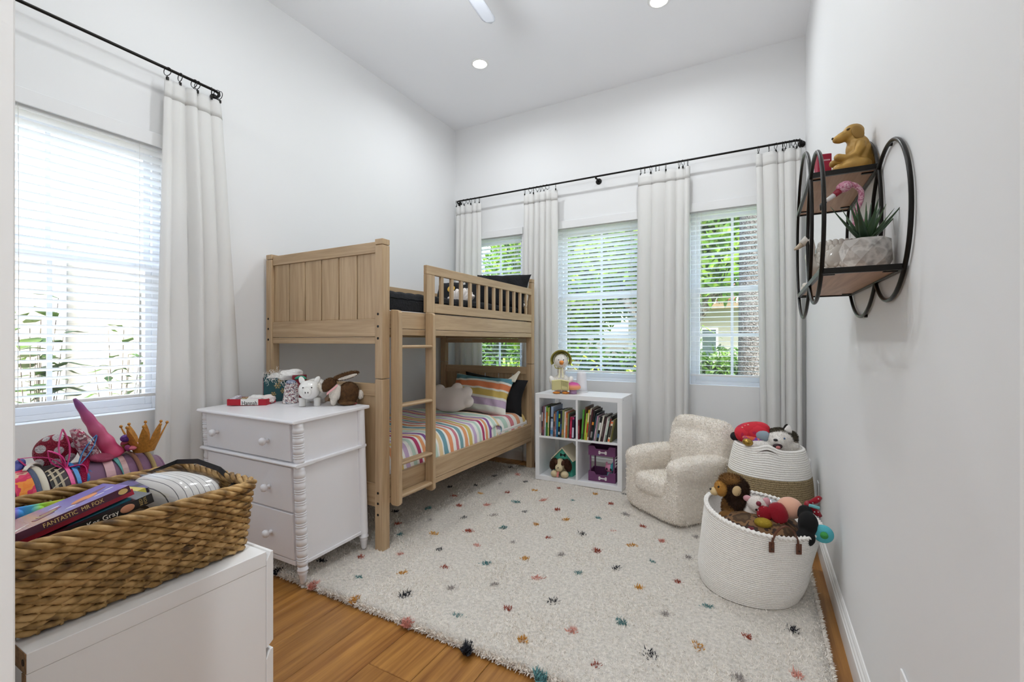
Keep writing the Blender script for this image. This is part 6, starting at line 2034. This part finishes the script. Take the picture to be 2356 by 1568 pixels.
struct('ground_side_bounce', MB().box(-30, XL - T - .01, -25, D + T + .01, GZ - .1, GZ), mat('#b5b1a8', .95, var=(3, .1)))  # unseen side ground, made pale so it bounces light onto the left blind
lm1 = leafmat('#203f17', '#457020', '#7fa532'); lm2 = leafmat('#1a3416', '#345a21', '#628a33'); lm3 = leafmat('#6a871c', '#b2c034', '#d0d452'); lm4 = leafmat('#28521d', '#62912b', '#98ba42')
bark = splotch(['#4d443c', '#6f655b', '#8d857c', '#3a332d'], 9, .95, bump=(14, 1, .05))
# grey palm trunk close to the right window
t = thing('palm_tree', 'grey speckled palm trunk standing outside the window above the armchair', 'tree', (-.10, 7.6, GZ))
MB().lathe([(.20, 0), (.175, .6), (.165, 2), (.15, 3.6), (.135, 6)], 28).build('trunk', splotch(['#2c2a28', '#454341', '#5f5d5c', '#1f1d1b'], 38, .95, bump=(50, 1, .03)), t, smooth=True)
cr_ = MB()
for k in range(12):
    a = 2 * PI * k / 12
    cr_.ribbon([(0, 0, 6), (.7 * math.cos(a), .7 * math.sin(a), 6.7), (1.7 * math.cos(a), 1.7 * math.sin(a), 6.5), (2.4 * math.cos(a), 2.4 * math.sin(a), 5.6)], (-math.sin(a), math.cos(a), 0), [.1, .5, .45, .05], .01)
cr_.build('fronds', lm2, t)
# branching tree behind, upper foliage
t = thing('shade_tree', 'branching tree with bright green leaves outside the right window', 'tree', (-1.9, 10.2, GZ))
tk = MB().tube([(0, 0, 0), (.2, 0, 1.2), (.5, -.1, 2.1), (1.1, -.2, 2.6), (1.9, -.2, 2.75)], [.20, .17, .14, .10, .07], 10).tube([(.3, 0, 1.6), (.9, -.4, 2.2), (1.5, -.5, 3.2), (1.9, -.5, 4.2)], [.12, .10, .08, .05], 8).tube([(.25, 0, 1.3), (-.6, -.2, 2.4), (-1.2, -.2, 3.6)], [.12, .09, .05], 8)
tk.build('trunk', bark, t, smooth=True)
leaves('crown', [((.4, -.3, 4.2), (2.2, 1.3, 1.5)), ((1.4, -.6, 3.2), (1.2, .8, .8)), ((-1.6, -.2, 3.7), (1.5, 1.1, 1.3)), ((1.5, -.2, 5.4), (1.6, 1.2, 1.0))], 19000, .20, lm4, t, 3)
# broad tree for the middle window
t = thing('garden_tree', 'dense green tree seen through the middle window blind', 'tree', (-4.3, 11.0, GZ))
MB().tube([(0, 0, 0), (.1, 0, 1.5), (.0, .1, 3.4)], [.22, .17, .10], 10).build('trunk', bark, t, smooth=True)
leaves('crown', [((0, 0, 3.6), (2.4, 1.6, 1.8)), ((1.6, .3, 4.4), (1.6, 1.4, 1.4)), ((-.6, -.4, 2.0), (1.7, .9, .9))], 15000, .22, lm1, t, 4)
# hedge behind the bed
t = thing('clipped_hedge', 'tall dark leafy hedge outside the window behind the bunk bed', 'hedge', (-5.6, 7.6, GZ))
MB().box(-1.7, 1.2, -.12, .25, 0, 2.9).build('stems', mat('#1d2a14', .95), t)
leaves('foliage', [((-1.2, -.2, 1.5), (.9, .5, 1.8)), ((-.2, -.2, 1.6), (.9, .5, 1.9)), ((.8, -.2, 1.5), (.9, .5, 1.8)), ((0, -.2, .6), (2.0, .6, .8))], 12000, .10, lm2, t, 5)
# low plants
for i, (x_, y_, lab, lm, hh) in enumerate(((-3.05, 7.0, 'yellow green arching plant below the middle window', lm3, 1.25), (-2.05, 7.3, 'second yellow green arching plant beside the dark shrub outside', lm3, 1.10), (-.95, 6.6, 'broad leafed green plant low outside the right window', lm4, 1.05), (-1.35, 8.3, 'feathery green palm plant behind the broad leafed one outside', lm1, 1.75), (.25, 8.7, 'dark green bush behind the palm trunk outside', lm2, 1.3), (-3.9, 6.9, 'green shrub at the left edge of the middle window', lm1, 1.2))):
    t = thing('garden_plant', lab, 'plant', (x_, y_, GZ), group='plants outside the windows')
    g = random.Random(60 + i)
    q = MB()
    for k in range(46):
        a = g.uniform(0, 2 * PI); sp = g.uniform(.25, .75); h = hh * g.uniform(.65, 1.15)
        dx, dy = math.cos(a) * sp, math.sin(a) * sp
        w_ = .05 if lm is not lm4 else .13
        q.ribbon([(dx * .05, dy * .05, 0), (dx * .35, dy * .35, h * .6), (dx * .75, dy * .75, h), (dx * 1.2, dy * 1.2, h * .88)], (-math.sin(a), math.cos(a), .2), [w_ * .4, w_, w_ * .9, .005], .004)
    q.build('leaf_cluster', lm, t)
leafy = thing('shrub_row', 'row of mixed green shrubs far across the garden', 'hedge', (-2.0, 14.0, GZ))
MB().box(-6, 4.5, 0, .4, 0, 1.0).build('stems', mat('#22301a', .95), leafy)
leaves('foliage', [((x_, -.1, .7), (.9, .6, .85)) for x_ in (-5, -3.8, -2.5, -1.2, 0, 1.2, 2.5, 3.8)], 9000, .17, lm2, leafy, 8)
for i_, (x_, lab_) in enumerate(((-7.5, 'tall far tree behind the hedge outside'), (-3.0, 'tall far tree rising behind the middle window'), (1.8, 'tall far tree rising behind the palm trunk outside'))):
    t = thing('far_tree', lab_, 'tree', (x_, 17.2, GZ), group='tall trees across the garden')
    MB().tube([(0, 0, 0), (.1, 0, 3), (0, .1, 6)], [.3, .22, .1], 8).build('trunk', bark, t, smooth=True)
    leaves('crown', [((0, 0, 6.2), (2.6, 1.5, 2.6)), ((-1.2, -.2, 4.6), (1.8, 1.2, 1.4)), ((1.3, -.2, 4.8), (1.7, 1.2, 1.5))], 7000, .34, [lm2, lm1, lm4][i_], t, 30 + i_)
# neighbour's house beyond
t = thing('neighbour_house', 'pale house with a red tiled roof beyond the garden', 'house', (0.2, 21, GZ))
m_st = mat('#b0aca4', .9)
MB().box(-5.5, 6, 0, .3, 0, 3.0).build('wall', m_st, t)
MB().box(-5.8, 6.3, -.35, .4, 3.0, 3.22).build('fascia', mat('#b99f84', .8), t)
for k in range(30):
    MB().tube([(-5.7 + k * .41, -.35, 3.24), (-5.7 + k * .41, 2.6, 4.3)], .17, 8).build('roof_tile_row', mat('#a35a4c', .8), t, smooth=True)
for x_ in (-3.0, -.6, 2.6):
    f = MB().box(x_, x_ + 1.3, -.03, 0, 0.9, 2.2).build('window_frame', m_vinyl, t)
    MB().box(x_ + .08, x_ + .61, -.045, -.03, .98, 2.12).build('pane', mat('#56656a', .15), f)
    MB().box(x_ + .69, x_ + 1.22, -.045, -.03, .98, 2.12).build('pane', mat('#56656a', .15), f)
# beside the house: neighbour's cream wall, downpipe, screen post and shrubs
struct('wall_outside', MB().box(-6.3, -6.1, -6, 5.9, GZ, 2.7), mat('#a09b91', .9, var=(2, .04)))
t = thing('side_gate_post', 'grey slatted screen panel beside the cream wall outside the left window', 'screen', (-6.05, 2.38, GZ))
for k in range(3):
    MB().box(0, .05, k * .055, k * .055 + .03, 0, 2.2).build('slat', mat('#8d9296', .6), t)
t = thing('downpipe', 'pale grey downpipe on the cream wall outside the left window', 'pipe', (-6.05, 1.77, GZ))
MB().box(-.03, .04, -.05, .05, 1.75, 2.7).build('pipe', mat('#b4b8bd', .6), t, bevel=.01)
MB().box(-.03, .03, -.045, .045, 0, 1.75).build('pipe', mat('#d5cfbf', .7), t, bevel=.01)
lmA = leafmat('#274020', '#4a6c30', '#6f8a42')
for i, (y_, x_, lab, hh, nn_) in enumerate(((1.10, -4.2, 'large leafed green shrub at the left edge of the left window', 1.95, 220), (1.70, -4.6, 'slender twig shrub with dark leaves outside the left window', 1.75, 90))):
    t = thing('leafy_shrub', lab, 'shrub', (x_, y_, GZ), group='shrubs outside the left window')
    g = random.Random(80 + i)
    st, lf = MB(), MB()
    for k in range(nn_ // 10):
        a = g.uniform(0, 2 * PI); rr_ = g.uniform(.05, .26 if i == 0 else .28)
        top_ = Vector((math.cos(a) * rr_, math.sin(a) * rr_, hh * g.uniform(.55, 1)))
        st.tube([(0, 0, 0), (top_.x * .4, top_.y * .4, top_.z * .5), top_], [.006, .004, .002], 5)
        for j in range(10):
            q_ = .35 + .65 * j / 9
            c = Vector((top_.x * q_, top_.y * q_, top_.z * q_))
            b_ = g.uniform(0, 2 * PI); L = g.uniform(.12, .22) if i == 0 else g.uniform(.08, .14)
            d_ = Vector((math.cos(b_), math.sin(b_), g.uniform(-.5, .5))).normalized()
            sd = d_.cross(Vector((0, 0, 1))).normalized()
            wl = L * .26
            lf.ribbon([c, c + d_ * L * .35 + Vector((0, 0, .012)), c + d_ * L * .7, c + d_ * L], sd, [.006, wl * 2, wl * 1.6, .003], .0015)
    st.build('stems', bark, t); lf.build('leaf_cluster', lmA if i == 0 else lm2, t)
